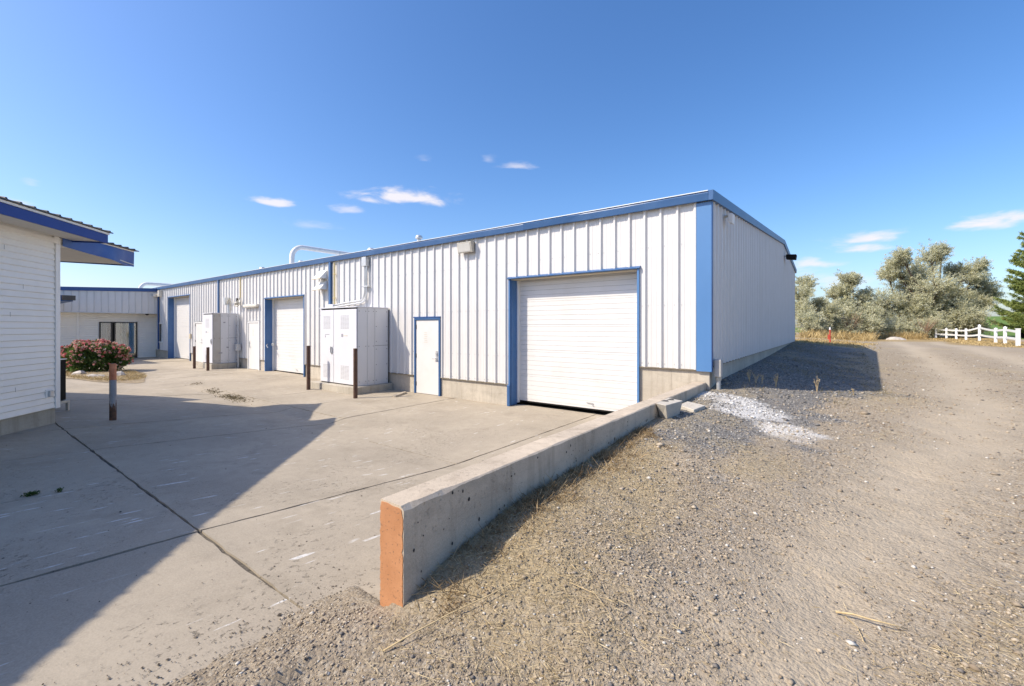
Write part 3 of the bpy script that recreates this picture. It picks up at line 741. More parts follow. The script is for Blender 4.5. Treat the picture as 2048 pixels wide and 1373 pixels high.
# facade window
x0, x1, z0, z1 = WIN
wnd = MB().box(x0, x0 + .07, -.045, .08, z0, z1).box(x1 - .07, x1, -.045, .08, z0, z1).box(x0 + .07, x1 - .07, -.045, .08, z1 - .07, z1).box(x0 + .07, x1 - .07, -.055, .08, z0, z0 + .07).build('window', 'white_paint', wh)
MB().box(x0 + .07, x1 - .07, .02, .03, z0 + .07, z1 - .07).build('pane', 'glass', wnd)
MB().box((x0 + x1) / 2 - .02, (x0 + x1) / 2 + .02, .0, .02, z0 + .07, z1 - .07).build('mullion', 'white_paint', wnd)
MB().box(x0, x1, .25, .3, z0 - .1, z1 + .1).build('blind', 'dark_gap', wnd)

# ------------------------------------------------------------------ retaining wall
rw = empty('retaining_wall', (-.16, -3.3, 0), 'low concrete retaining wall with orange painted end beside the gravel', 'retaining wall')
def ret_wall():
    n = 110; rg = np.random.RandomState(3); b = MB(); rows = []
    ys = np.linspace(-6.665, -.002, n)
    for i, y in enumerate(ys):
        ch = .006 + .006 * max(0, vnoise(np.array(y * 5.), np.array(1.), 7) - .55) * 2 + (.03 if y < -6.2 else .006) * float(vnoise(np.array(y * 22.), np.array(3.), 8))
        cl = .006 + .010 * max(0, float(vnoise(np.array(y * 6.), np.array(2.), 9)) - .5)
        w = .003 * float(vnoise(np.array(y * 3.), np.array(5.), 2)); zt = .868 + .004 * float(vnoise(np.array(y * 2.), np.array(4.), 2))
        rows.append([(-.262, y, -.35), (-.262 - w, y, zt - cl), (-.262 + cl, y, zt), (-.062 - ch, y, zt - .001), (-.062 + w, y, zt - ch), (-.062, y, -.35)])
    vs_ = [p for r in rows for p in r]; fs = []
    for i in range(n - 1):
        for k in range(5): fs.append((i * 6 + k, i * 6 + k + 1, (i + 1) * 6 + k + 1, (i + 1) * 6 + k))
    fs.append((5, 4, 3, 2, 1, 0)); fs.append(tuple((n - 1) * 6 + k for k in range(6)))
    b.add(vs_, fs); b.build('wall_body', 'retain', rw)
    # painted end, ragged edges
    rg = random.Random(8); pts = []
    z = .16
    L, R = [], []
    while z < .842:
        L.append((-.263 + rg.uniform(-.002, .006), z)); R.append((-.064 - abs(rg.gauss(0, .005)) - (.006 if z > .80 else 0), z)); z += .022
    poly = L + [(-.25, .856), (-.2, .860), (-.15, .853), (-.10, .855), (-.078, .848)] + R[::-1]
    n = len(poly); vs_ = [(x, -6.6685, z) for x, z in poly] + [(x, -6.6645, z) for x, z in poly]
    b = MB().add(vs_, [tuple(range(n)), ] + [(i, n + i, n + (i + 1) % n, (i + 1) % n) for i in range(n)])
    b.build('painted_end', 'orange', rw, label='weathered orange painted wall end')
    # bug holes in the shaded side face
    b = MB(); rg = random.Random(5)
    for q in range(150):
        y = rg.uniform(-6.6, -.3); z = rg.uniform(.45, .84); r = rg.choice((.003, .004, .006, .010)) * rg.uniform(.7, 1.2); s = rg.uniform(.6, 1.9)
        b.add([(-.0585, y + r * math.cos(a), z + r * s * math.sin(a)) for a in [k * math.pi / 3 for k in range(6)]], [(0, 1, 2, 3, 4, 5)])
    b.build('bug_holes', 'dark_gap', rw)
ret_wall()

# ------------------------------------------------------------------ near building (turned about 45 degrees)
ANG = math.radians(-39.7)
K = Vector((-8.93, -6.87, 0))
nb = empty('siding_building', K, 'white lap-siding building with navy blue fascia at the left edge', 'building', rz=ANG)
def loc2(x, y):     # world xy -> local of nb
    dx, dy = x - K.x, y - K.y; c, s = math.cos(ANG), math.sin(ANG)
    return (dx * c + dy * s, -dx * s + dy * c)
L_ = 14.0
MB().box(-.0, L_, -6, -.035, -.2, .485).build('foundation', 'old_found', nb)
z = .47; k = 0
while z < 3.33:
    h = .0965; zt = min(z + h, 3.36)
    # tilted lap with a small lip under
    b = MB(); b.add([(.085, .019, z + .011), (L_, .019, z + .011), (L_, -.001, zt + .002), (.085, -.001, zt + .002), (.085, .008, z), (L_, .008, z), (L_, -.02, z), (.085, -.02, z)],
                    [(0, 1, 2, 3), (4, 5, 1, 0), (7, 6, 5, 4), (7, 4, 0, 3), (5, 6, 2, 1)])
    b.build('siding_board', 'vinyl', nb); z += h; k += 1
MB().box(.0, L_, -6, -.021, .486, 3.45).build('wall_core', 'vinyl', nb)
MB().box(-.022, .08, -.1, .026, .46, 3.26).box(-.022, .0, -.12, -.1, .46, 3.26).build('corner_board', 'vinyl_trim', nb, bevel=.004)
MB().box(-.028, .09, -.11, .008, 3.27, 3.40).box(-.30, -.03, -.30, .004, 3.255, 3.385).build('cornice_return', 'vinyl_trim', nb, bevel=.005)
# eave: soffit boards, fascia, metal roof
for q in range(5):
    y0 = .03 + q * .1; MB().box(-.30, L_, y0 + .002, y0 + .098, 3.385, 3.4).build('soffit_board', 'soffit', nb)
MB().box(-.31, L_, .53, .555, 3.36, 3.515).box(-.311, -.29, -6, .53, 3.36, 3.515).build('fascia', 'navy', nb)
MB().box(-.325, L_, .545, .572, 3.516, 3.55).build('drip_edge', 'vinyl_trim', nb)
def rib_roof(b, x0, x1, y0, z0, y1, z1, t=.018):
    n = int((x1 - x0) / .235)
    b.add([(x0, y0, z0), (x1, y0, z0), (x1, y1, z1), (x0, y1, z1), (x0, y0, z0 + t), (x1, y0, z0 + t), (x1, y1, z1 + t), (x0, y1, z1 + t)], [(0, 3, 2, 1), (4, 5, 6, 7), (0, 1, 5, 4), (1, 2, 6, 5), (2, 3, 7, 6), (3, 0, 4, 7)])
    for k in range(n + 1):
        x = x0 + .09 + k * .235
        if x + .03 > x1: break
        pr = [(-.025, 0), (-.012, .02), (.012, .02), (.025, 0)]
        vs_ = [(x + p, y0, z0 + t + q) for p, q in pr] + [(x + p, y1, z1 + t + q) for p, q in pr]
        b.add(vs_, [(0, 1, 2, 3), (7, 6, 5, 4), (0, 4, 5, 1), (1, 5, 6, 2), (2, 6, 7, 3)])
b = MB(); rib_roof(b, -.38, L_, .60, 3.552, -3.0, 4.0); b.build('roof', 'dark_metal', nb)
MB().box(-.28, L_, -6, -2.9, 3.4, 3.9).build('attic_core', 'vinyl', nb)
# rear wing of the same building, its roof juts out behind the corner
roofp = [(-10.55, -5.50), (-11.72, -6.60), (-13.25, -7.42), (-13.38, -6.93), (-14.3, -7.35), (-15.7, -8.22), (-17.0, -9.2), (-17.5, -14), (-9.6, -9.5)]
a_ = Vector((math.cos(ANG), math.sin(ANG), 0))
e1 = Vector((-10.55, -5.50, 0)) + a_ * 2.05
roofp = [(-10.55, -5.50), (-11.72, -6.60), (-13.25, -7.42), (-13.38, -6.93), (-14.3, -7.35), (-15.7, -8.22), (-17.0, -9.2), (-17.5, -14), (-10.5, -12.0), (e1.x, e1.y)]
lp = [loc2(*p) for p in roofp]
MB().prism(lp, [3.20, 3.27, 3.3, 3.3, 3.3, 3.3, 3.3, 3.3, 3.3, 3.34], [3.215, 3.285, 3.315, 3.315, 3.315, 3.315, 3.315, 3.315, 3.315, 3.36]).build('wing_soffit', 'soffit', nb)
A2, B2 = lp[0], lp[-1]
b = MB(); n = 24
def pt(t, top):
    x = A2[0] + (B2[0] - A2[0]) * t; y = A2[1] + (B2[1] - A2[1]) * t
    bow = .022 * math.exp(-((t - .42) / .12) ** 2) - .02 * math.exp(-((t - .12) / .1) ** 2)
    return (x, y + (bow * (1.6 if not top else .2)) + .006, (3.475 if top else 3.17 + .075 * t - .02 * math.exp(-((t - .15) / .15) ** 2)))
for k in range(n + 1): b.v += [pt(k / n, 0), pt(k / n, .0) if False else tuple((np.array(pt(k / n, 0)) + np.array(pt(k / n, 1))) / 2), pt(k / n, 1)]
for k in range(n):
    for q in range(2): b.f.append((k * 3 + q, (k + 1) * 3 + q, (k + 1) * 3 + q + 1, k * 3 + q + 1))
b.build('fascia', 'navy_worn', nb, smooth=True, label='dented navy fascia of the rear roof')
P1 = lp[1]; MB().quad((P1[0], P1[1], 3.25), (A2[0], A2[1], 3.17), (A2[0], A2[1], 3.475), (P1[0], P1[1], 3.475)).build('fascia', 'navy_worn', nb)
MB().prism([(p[0] * 1.0, p[1] * 1.0) for p in lp], 3.478, 3.505).build('roof_edge', 'vinyl_trim', nb)
b = MB()
for t in np.arange(.04, 1, .115):
    x = A2[0] + (B2[0] - A2[0]) * t; y = A2[1] + (B2[1] - A2[1]) * t
    b.box(x - .02, x + .02, y - .9, y + .06, 3.52, 3.545)
b.box(A2[0] - .06, B2[0], A2[1] - .02, A2[1] + .07, 3.506, 3.521); b.build('roof', 'dark_metal', nb)
wp = [loc2(*p) for p in ((-12.9, -8.2), (-16.4, -9.3), (-17.0, -13.5), (-10.8, -11.5))]
MB().prism(wp[::-1] if False else wp, .1, 3.3).build('wing_wall', 'vinyl', nb)
# weathered vertical scratches / gaps in the vinyl joints
b = MB()
for x, z in ((1.05, 3.0), (.72, 2.44), (.86, .85), (.95, 2.0)):
    b.box(x, x + .004, .0195, .0205, z, z + .07)
b.build('siding_seams', 'dark_gap', nb)
ob = empty('outlet_box', (K.x, K.y, 0), 'small grey weatherproof outlet box low on the white siding', 'outlet box', rz=ANG)
MB().box(.155, .285, .005, .03, .665, .80).build('backplate', 'vinyl_trim', ob, bevel=.006)
MB().box(.175, .25, .031, .062, .68, .785).build('cover', 'galv', ob, bevel=.01)
# black cabinet on a stand behind the corner
w = loc2(-10.55, -6.55)
ac = empty('black_cabinet', (-10.55, -6.55, 0), 'black metal cabinet on a low stand behind the siding corner', 'cabinet', rz=ANG)
MB().box(-.0, .95, -.46, .0, .395, 1.2).build('case', 'black', ac, bevel=.01)
MB().box(-.01, .96, -.47, .01, 1.2, 1.215).build('top_panel', 'galv', ac)
MB().box(-.06, .96, -.03, .02, .34, .385).box(-.06, -.01, -.47, -.03, .34, .385).box(.91, .96, -.47, -.03, .34, .385).build('stand_rail', 'fixture', ac)
for x, y in ((-.055, .0), (-.055, -.44), (.91, .0), (.91, -.44)):
    MB().box(x, x + .04, y - .02, y + .02, .12, .33).build('leg', 'fixture', ac)

# ------------------------------------------------------------------ far office wing
of = empty('office_wing', (-31, -5, 0), 'far wing with ribbed white fascia band, white siding and a glass entrance', 'building')
YW = -9.0
for k, y in enumerate(np.arange(-.219, YW, -.288)):
    b = MB(); y1 = y; y0 = y - .288
    top = lambda yy: 3.95 + .055 * yy * .9
    b.add([(-30.4, y0 + .01, 2.66), (-30.4, y1 - .03, 2.66), (-30.4, y1 - .03, top(y1)), (-30.4, y0 + .01, top(y0))], [(0, 1, 2, 3)])
    b.add([(-30.4, y1 - .03, 2.66), (-30.375, y1 - .022, 2.66), (-30.375, y1 - .008, 2.66), (-30.4, y1, 2.66), (-30.4, y1 - .03, top(y1)), (-30.375, y1 - .022, top(y1)), (-30.375, y1 - .008, top(y1)), (-30.4, y1, top(y1))],
          [(0, 1, 5, 4), (1, 2, 6, 5), (2, 3, 7, 6)])
    b.build('fascia_panel', 'white_panel', of)
    if y < -6: break
MB().box(-30.42, -30.405, -6.4, -.1, 2.66, 3.9).build('fascia_core', 'white_panel', of)
MB().box(-30.4, -30.378, -.219, -.06, 2.66, 3.94).build('fascia_panel', 'white_panel', of)
b = MB(); b.add([(-30.42, -6.5, 3.64), (-30.34, -6.5, 3.64), (-30.34, -6.5, 3.83), (-30.42, -6.5, 3.83), (-30.42, -.05, 3.93), (-30.34, -.05, 3.93), (-30.34, -.05, 4.13), (-30.42, -.05, 4.13)],
                [(0, 1, 2, 3), (7, 6, 5, 4), (0, 4, 5, 1), (1, 5, 6, 2), (2, 6, 7, 3), (3, 7, 4, 0)]); b.build('fascia_trim', 'dark_blue', of)
MB().box(-30.42, -30.36, -6.5, -.06, 2.625, 2.66).build('fascia_base', 'galv', of)
MB().box(-31.1, -30.42, -6.5, -.04, 2.63, 2.655).build('soffit', 'soffit', of)
b = MB(); b.add([(-50, -6.6, 3.7), (-30.36, -6.6, 3.7), (-30.36, -.05, 4.0), (-50, -.05, 4.0), (-50, -6.6, 3.75), (-30.36, -6.6, 3.75), (-30.36, -.05, 4.05), (-50, -.05, 4.05)], [(0, 3, 2, 1), (4, 5, 6, 7), (0, 1, 5, 4), (1, 2, 6, 5), (2, 3, 7, 6), (3, 0, 4, 7)]); b.build('roof', 'roof', of)
GD = (-2.52, -.88, 2.14)
def siding(y0, y1, z0, z1, x=-31.0, step=.098):
    b = MB(); z = z0
    while z < z1 - .01:
        zt = min(z + step, z1); b.add([(x + .024, y0, z + .016), (x + .024, y1, z + .016), (x, y1, zt), (x, y0, zt), (x - .01, y0, z), (x - .01, y1, z)], [(0, 1, 2, 3), (4, 5, 1, 0)]); z += step
    return b
siding(-3.33, GD[0] - .05, .06, 2.64).build('siding', 'vinyl', of); siding(GD[1] + .05, -.02, .06, 2.64).build('siding', 'vinyl', of); siding(GD[0] - .05, GD[1] + .05, GD[2] + .04, 2.64).build('siding', 'vinyl', of)
siding(-6.5, -3.43, .06, 2.64).build('siding', 'vinyl', of)
MB().box(-31.0, -30.97, -3.43, -3.33, .06, 2.64).build('corner_board', 'vinyl_trim', of)
MB().box(-31.2, -31.02, -6.5, GD[0], .0, 2.64).box(-31.2, -31.02, GD[1], .0, .0, 2.64).box(-31.2, -31.02, GD[0], GD[1], GD[2], 2.64).build('wall_core', 'vinyl', of)
ent = MB()
ya, yb, zt = GD
for y in (ya, -2.03, -1.9, yb - .06): ent.box(-31.03, -30.97, y, y + .06, .06, zt)
ent.box(-31.03, -30.97, ya, yb, zt - .06, zt).box(-31.03, -30.97, ya, yb, .06, .15)
ent = ent.build('entrance_frame', 'black_frame', of)
MB().box(-31.004, -30.998, ya + .06, -2.03, .15, zt - .06).build('pane', 'glass', ent)
MB().box(-31.004, -30.998, -1.84, yb - .06, .15, zt - .06).build('pane', 'glass', ent)
b = MB()
for y in (-2.4, -2.28, -2.17, -1.7, -1.62, -1.5, -1.42, -1.34, -1.22, -.99):
    b.tube([(-31.35, y, .1), (-31.33, y + .015, 1.0), (-31.35, y, 2.1)], .055, 7)
b.build('curtain', 'curtain', ent)
MB().box(-33, -32.9, -5, -.3, 0, 2.6).build('inner_wall', 'dark_gap', of); MB().box(-33, -31.2, -5, -.3, 2.55, 2.6).build('inner_ceiling', 'dark_gap', of)
b = MB()
for q in range(5): b.box(-30.9975, -30.9955, -1.62, -1.44 - .02 * (q % 2), 1.5 + q * .07, 1.53 + q * .07)
b.build('door_notice', 'paper', ent)
MB().box(-31.0, -27.0, -7.0, -4.12, 3.05, 3.3).box(-31, -27.0, -7, -4.1, 3.3, 3.33).build('entrance_canopy', 'dark_blue', of)
MB().box(-27.0, -26.8, -4.5, -4.06, 3.1, 3.32).build('canopy_gutter_end', 'dark_metal', of)
MB().box(-27.3, -27.15, -6.9, -6.75, .0, 3.05).build('canopy_post', 'vinyl_trim', of)
sl = empty('soffit_lamp', (-30.6, -.52, 2.6), 'tiny round dark lamp under the far wing soffit', 'lamp')
MB().tube([(-30.6, -.52, 2.63), (-30.6, -.52, 2.59), (-30.6, -.52, 2.54)], [.09, .09, .04], 10).build('lamp_body', 'dark_metal', sl, smooth='auto')

# ------------------------------------------------------------------ electrical cabinets
def cabinet(name, label, x0, x1, y0, zb, zt, splits, side_seams, padbox, side_mats, y1=-.06):
    o = empty(name, ((x0 + x1) / 2, y0 / 2, padbox[4]), label, 'electrical cabinet', 'electrical cabinets against the warehouse wall')
    MB().box(x0 + .02, x1 - .008, y0 + .03, y1, zb + .03, zt - .03).build('body', 'dark_gap', o)
    MB().box(*padbox[:6]).build('concrete_pad', 'pad', o, bevel=.015)
    b = MB().box(x0 - .03, x1 + .025, y0 - .05, y1 + .02, zt - .028, zt); b.build('top_cover', 'cab', o, bevel=.008)
    MB().box(x0, x0 + .019, y0, y1, zb, zt - .03).build('side_panel', 'cab', o)
    MB().box(x0, x1, y0 + .0, y0 + .03, zb, zb + .028).build('plinth', 'dark_gap', o)
    xs = [x0] + splits + [x1]
    for k in range(len(xs) - 1):
        a, c = xs[k] + .008, xs[k + 1] - .008
        d = MB().box(a, c, y0 - .03, y0 + .0, zb + .03, zt - .07).build('door', 'cab', o, bevel=.006)
        wv = min(.42, (c - a) * .55); xc = (a + c) / 2
        for zz in (zb + .17, zt - .62):
            b = MB(); nc = 4
            for ci in range(nc):
                for ri in range(11):
                    xa = xc - wv / 2 + ci * wv / nc; za = zz + ri * .036
                    b.box(xa + .012, xa + wv / nc - .012, y0 - .034, y0 - .0301, za, za + .011)
            b.build('louvre', 'slot', d)
        if k == len(xs) - 2:
            b = MB()
            b.box(xc - .17, xc - .08, y0 - .0325, y0 - .0302, zt - .86, zt - .77); b.build('emblem', 'print', d)
            b = MB(); b.box(xc - .06, xc + .14, y0 - .0325, y0 - .0302, zt - .835, zt - .80); b.build('maker_plate', 'faint_print', d)
        else:
            b = MB(); b.box(xc - .1, xc + .14, y0 - .0325, y0 - .0302, zt - .80, zt - .785).box(xc - .1, xc - .06, y0 - .0325, y0 - .0302, zt - .88, zt - .82); b.build('lettering', 'print', d)
        if k == 0:
            hx, hz = c - .09, zb + (zt - zb) * .44
            ring = [(hx + .045 * math.cos(t), y0 - .045, hz + .11 * math.sin(t)) for t in np.linspace(0, 2 * math.pi, 15)]
            b = MB(); b.tube(ring, .013, 6, False); b.build('handle', 'galv', d, smooth=True)
    # right side panels
    ss = [y0] + side_seams + [y1]
    for k in range(len(ss) - 1):
        halves = [(zb, zt - .03)] if k < 2 else [(zb, zb + (zt - zb) * .5), (zb + (zt - zb) * .5 + .006, zt - .03)]
        for za, zc in halves:
            p = MB().box(x1 - .007, x1 + .004, ss[k] + .004, ss[k + 1] - .004, za + .003, zc).build('side_panel', side_mats[k], o)
            b = MB()
            for yy in (ss[k] + .05, ss[k + 1] - .05):
                for zz in np.linspace(za + .12, zc - .1, 3): b.box(x1 + .0042, x1 + .009, yy - .009, yy + .009, zz - .009, zz + .009)
            b.build('screws', 'dark_metal', p)
    return o
cabinet('electrical_cabinet', 'large pale grey two-door electrical cabinet on a concrete pad near the white door', -10.72, -8.86, -1.08, .20, 2.42, [-10.0], [-.77, -.52], (-10.97, -8.70, -1.28, -.0, -.12, .20), ['cab_side', 'cab_side', 'cab_side'])
c2 = cabinet('electrical_cabinet', 'smaller weathered grey electrical cabinet with a beige stained side panel, between two brown posts', -20.40, -19.32, -1.0, .30, 2.45, [], [-.72, -.42], (-20.7, -19.2, -1.1, -.0, -.05, .30), ['cab_old', 'cab_side', 'cab_side'])
b = MB()
for y, z, w_ in ((-.62, 2.02, .08), (-.5, .95, .09), (-.8, .72, .14)): b.box(-19.315, -19.308, y, y + w_, z, z + .05)
b.build('side_label', 'print', c2)

# ------------------------------------------------------------------ posts
def brown_post(x, y, zb, h, r, label):
    o = empty('pipe_bollard', (x, y, zb), label, 'bollard', 'rusty brown pipe bollards guarding the cabinets')
    MB().tube([(x, y, zb - .05), (x, y, zb + h)], r, 16).build('pipe', 'rust', o, smooth='auto')
    b = MB(); b.tube([(x, y, zb + h - .004), (x, y, zb + h + .004)], r * .86, 14); b.build('concrete_fill', 'pad', o)
brown_post(-8.23, -1.56, 0, 1.29, .054, 'tall rusty brown pipe bollard at the front right corner of the large cabinet')
brown_post(-10.60, -1.54, 0, 1.30, .054, 'tall rusty brown pipe bollard left of the large cabinet, by the middle roll-up door')
brown_post(-18.80, -1.36, float(slab_z(-18.8, -1.36)), .95, .054, 'rusty brown pipe bollard in front of the smaller cabinet door')
brown_post(-20.25, -1.38, float(slab_z(-20.25, -1.38)), .95, .054, 'rusty brown pipe bollard left of the smaller cabinet')
ob_ = empty('bollard', (-8.75, -6.19, .15), 'peeling grey bollard with rusty orange top standing in the shaded apron', 'bollard')
MB().tube([(-8.75, -6.19, .13), (-8.75, -6.19, .6), (-8.75, -6.19, 1.155), (-8.75, -6.19, 1.18)], [.051, .051, .051, .044], 20).build('post', 'bollard', ob_, smooth='auto')

# ------------------------------------------------------------------ wall fittings
def wall_pack(x0, x1, z0, z1, label, proj=.2):
    o = empty('wall_light', ((x0 + x1) / 2, 0, z0), label, 'wall light')
    MB().box(x0 + .02, x1 - .02, -.07, -.033, z0 + .03, z1 - .0).build('housing', 'fixture', o, bevel=.01)
    b = MB(); b.add([(x0, -.07, z1), (x1, -.07, z1), (x1, -.07, z0 + .02), (x0, -.07, z0 + .02), (x0, -proj, z1 - .02), (x1, -proj, z1 - .02), (x1, -proj + .05, z0), (x0, -proj + .05, z0)],
                    [(3, 2, 1, 0), (4, 5, 6, 7), (0, 1, 5, 4), (1, 2, 6, 5), (2, 3, 7, 6), (3, 0, 4, 7)]); b.build('hood', 'fixture', o, bevel=.012)
    b = MB(); b.add([(x0 + .04, -proj - .003, z1 - .05), (x1 - .04, -proj - .003, z1 - .05), (x1 - .04, -proj + .038, z0 + .03), (x0 + .04, -proj + .038, z0 + .03)], [(3, 2, 1, 0)]); b.build('lens', 'white_pot', o)
wall_pack(-5.93, -5.45, 3.70, 3.98, 'boxy weathered wall light under the eave above the large door')
# floods on the end wall
def flood(y, z, label, mat, s=1.):
    o = empty('flood_light', (.1, y, z), label, 'flood light')
    MB().tube([(.03, y, z + .05), (.14, y, z + .06)], .025, 8).build('arm', 'fixture', o)
    b = MB(); b.add([(.10, y - .14 * s, z - .07), (.10, y + .14 * s, z - .07), (.10, y + .14 * s, z + .10), (.10, y - .14 * s, z + .10), (.34 * s, y - .16 * s, z - .12), (.34 * s, y + .16 * s, z - .12), (.36 * s, y + .16 * s, z + .07), (.36 * s, y - .16 * s, z + .07)],
                    [(3, 2, 1, 0), (4, 5, 6, 7), (0, 1, 5, 4), (1, 2, 6, 5), (2, 3, 7, 6), (3, 0, 4, 7)]); b.build('lamp_head', mat, o, bevel=.015)
flood(1.05, 3.93, 'small pale flood light under the rake near the blue corner', 'vinyl_trim', .55)
flood(12.3, 4.62, 'black flood light jutting from the end wall near the roof ridge', 'black', 1.25)
o = empty('flood_light', (-30.0, -.1, 3.7), 'cream flood light where the far wing meets the warehouse', 'flood light')
MB().box(-30.45, -30.1, -.35, -.1, 3.62, 3.8).build('lamp_head', 'cream', o, bevel=.02); MB().box(-29.95, -29.75, -.2, -.035, 3.62, 3.98).build('junction_box', 'cream', o, bevel=.02); MB().tube([(-30.15, -.2, 3.75), (-29.9, -.15, 3.78)], .03, 8).build('arm', 'cream', o)
o = empty('door_canopy_light', (-17.9, 0, 2.7), 'long cream strip light above the white door beside the middle roll-up door', 'strip light')
MB().box(-18.58, -17.30, -.16, -.034, 2.68, 2.80).build('housing', 'cream', o, bevel=.03)
MB().box(-18.5, -17.38, -.14, -.06, 2.665, 2.68).build('lens', 'white_pot', o)
# vent hoods
for z, lab in ((3.50, 'upper of two white vent hoods beside the blue downspout'), (3.13, 'lower of two white vent hoods beside the blue downspout')):
    o = empty('vent_hood', (-12.42, 0, z), lab, 'vent hood', 'vent hoods beside the downspout')
    b = MB(); x0, x1 = -12.66, -12.2
    b.add([(x0, -.034, z), (x1, -.034, z), (x1, -.034, z + .30), (x0, -.034, z + .30), (x0, -.30, z), (x1, -.30, z), (x0, -.27, z + .03), (x1, -.27, z + .03)],
          [(0, 4, 6, 3), (1, 2, 7, 5), (4, 5, 7, 6), (6, 7, 2, 3)])
    h_ = b.build('hood', 'white_paint', o); s_ = h_.modifiers.new('thick', 'SOLIDIFY'); s_.thickness = .008
    MB().box(x0 + .06, x1 - .06, -.05, -.034, z + .02, z + .24).build('damper', 'fixture', o)
    MB().box(x0 - .02, x1 + .02, -.305, -.27, z - .03, z - .002).build('drip_lip', 'beige', o)
# conduit riser over the large cabinet
o = empty('conduit_riser', (-9.9, 0, 2.42), 'pair of grey conduits with a junction box rising from the large cabinet', 'conduit')
MB().box(-10.02, -9.80, -.17, -.033, 3.72, 4.0).build('junction_box', 'galv', o, bevel=.006)
arc = [(-9.93 - .0, -.11, 3.72), (-9.93, -.11, 2.95)] + [(-9.93 - .28 * (1 - math.cos(t)), -.11, 2.95 - .28 * math.sin(t)) for t in np.linspace(.2, math.pi / 2, 7)] + [(-11.0, -.13, 2.62), (-11.6, -.16, 2.56)]
MB().tube(arc, .03, 8).build('conduit', 'galv', o, smooth='auto')
arc2 = [(p[0] + .09, p[1], p[2] - .06 if p[2] < 2.96 else p[2]) for p in arc[:-2]] + [(-10.85, -.14, 2.55), (-11.5, -.2, 2.50)]
MB().tube(arc2, .03, 8).build('conduit', 'galv', o, smooth='auto')
MB().box(-10.03, -9.74, -.15, -.033, 3.08, 3.12).build('strap', 'galv', o); MB().box(-11.95, -11.5, -.24, -.06, 2.43, 2.60).build('pull_box', 'cab', o, bevel=.01)
o = empty('weather_strip_pipe', (-11.68, 0, 2.5), 'pale yellow vertical pipe right of the blue downspout', 'pipe')
MB().tube([(-11.68, -.07, 2.45), (-11.68, -.07, 3.99)], .028, 8).build('pipe', 'yellow', o, smooth='auto')
for q, z in enumerate((2.8, 3.6)): MB().box(-11.73, -11.63, -.105, -.033, z, z + .025).build('clip', 'yellow', o)
# gas line with regulator
o = empty('gas_regulator', (-19.0, 0, 2.75), 'yellow gas pipe with tangled dark regulator high on the wall', 'gas regulator')
MB().tube([(-18.98, -.09, 4.0), (-18.98, -.09, 3.1)], .026, 8).build('pipe', 'yellow', o, smooth='auto')
MB().tube([(-18.98, -.1, 3.12), (-19.0, -.16, 2.98), (-19.2, -.2, 2.92), (-19.25, -.2, 2.78), (-19.0, -.2, 2.74), (-18.86, -.16, 2.85), (-18.9, -.1, 3.02)], .024, 8).build('regulator_loop', 'fixture', o, smooth='auto')
MB().tube([(-19.08, -.18, 2.80), (-19.08, -.18, 2.88), (-19.08, -.18, 2.95)], [.04, .12, .05], 12).build('regulator_body', 'fixture', o, smooth='auto')
MB().tube([(-19.08, -.17, 2.96), (-19.08, -.17, 3.1)], .045, 10).build('vent_cap', 'dark_metal', o)
# junction boxes above the smaller cabinet
o = empty('conduit_riser', (-20.15, 0, 2.45), 'grey junction box and conduit above the smaller cabinet', 'conduit')
MB().box(-20.5, -20.28, -.2, -.033, 2.85, 3.18).build('junction_box', 'galv', o, bevel=.008)
MB().tube([(-20.15, -.1, 2.48), (-20.15, -.1, 2.85)], .07, 10).build('conduit', 'galv', o, smooth='auto')
MB().tube([(-20.3, -.12, 2.9), (-20.1, -.16, 3.0), (-19.95, -.14, 3.12), (-19.9, -.12, 2.9), (-19.92, -.11, 2.6)], .03, 8).build('flex_conduit', 'fixture', o, smooth='auto')
o = empty('conduit_riser', (-19.1, 0, .1), 'thin grey conduit with disconnect switch at the right of the smaller cabinet', 'conduit')
MB().tube([(-19.10, -.12, .1), (-19.10, -.12, 2.4)], .035, 8).build('conduit', 'galv', o, smooth='auto'); MB().box(-19.2, -19.02, -.22, -.034, .82, 1.12).build('switch_box', 'galv', o, bevel=.01)
o = empty('door_switch', (-25.0, 0, 1.3), 'small tan switch box beside the farthest roll-up door', 'switch box'); MB().box(-25.1, -24.95, -.12, -.033, 1.25, 1.5).build('box', 'beige', o, bevel=.01)
MB().tube([(-25.03, -.07, .6), (-25.03, -.07, 1.25)], .016, 6).build('conduit', 'galv', o)
# meter pedestal at the corner
o = empty('meter_pedestal', (.15, .02, .7), 'grey electrical riser pedestal at the blue building corner', 'utility pedestal')
MB().box(.045, .165, .075, .225, .965, 1.275).build('box', 'cab_old', o, bevel=.015)
MB().tube([(.105, .15, .55), (.105, .15, .91)], .036, 12).build('pipe', 'galv', o, smooth='auto'); MB().tube([(.105, .15, .90), (.105, .15, .965)], [.046, .054], 12).build('collar', 'fixture', o, smooth='auto')
MB().box(.0, .045, .1, .17, 1.16, 1.22).build('nipple', 'galv', o)

# ------------------------------------------------------------------ roof ducts and vents
def duct(x, y, z1, run, r, label):
    o = empty('roof_duct', (x, y, 4.3), label, 'roof duct')
    el = [(x, y + .62 * (1 - math.cos(t)), z1 - .62 + .62 * math.sin(t)) for t in np.linspace(0, math.pi / 2, 8)]
    path = [(x, y, 4.3)] + [(x, y, z1 - .9)] + el + [(x, y + run * .5, z1), (x, y + run, z1 - .05)] + [(x, y + run + .45, z1 - .4), (x, y + run + .5, 4.9)]
    MB().tube(path, r, 14).build('pipe', 'duct', o, smooth='auto')
    b = MB()
    for q in (.3, .55, .8): b.tube([(x, y + run * q, z1 - .012), (x, y + run * q + .05, z1 - .012)], r * 1.06, 14)
    b.build('band', 'galv', o)
duct(-22.9, 4.1, 6.42, 9.5, .135, 'large silver-white bent duct rising from the roof behind the eave')
duct(-55.0, 4.7, 6.30, 10., .17, 'distant silver duct elbow above the far wing roof')
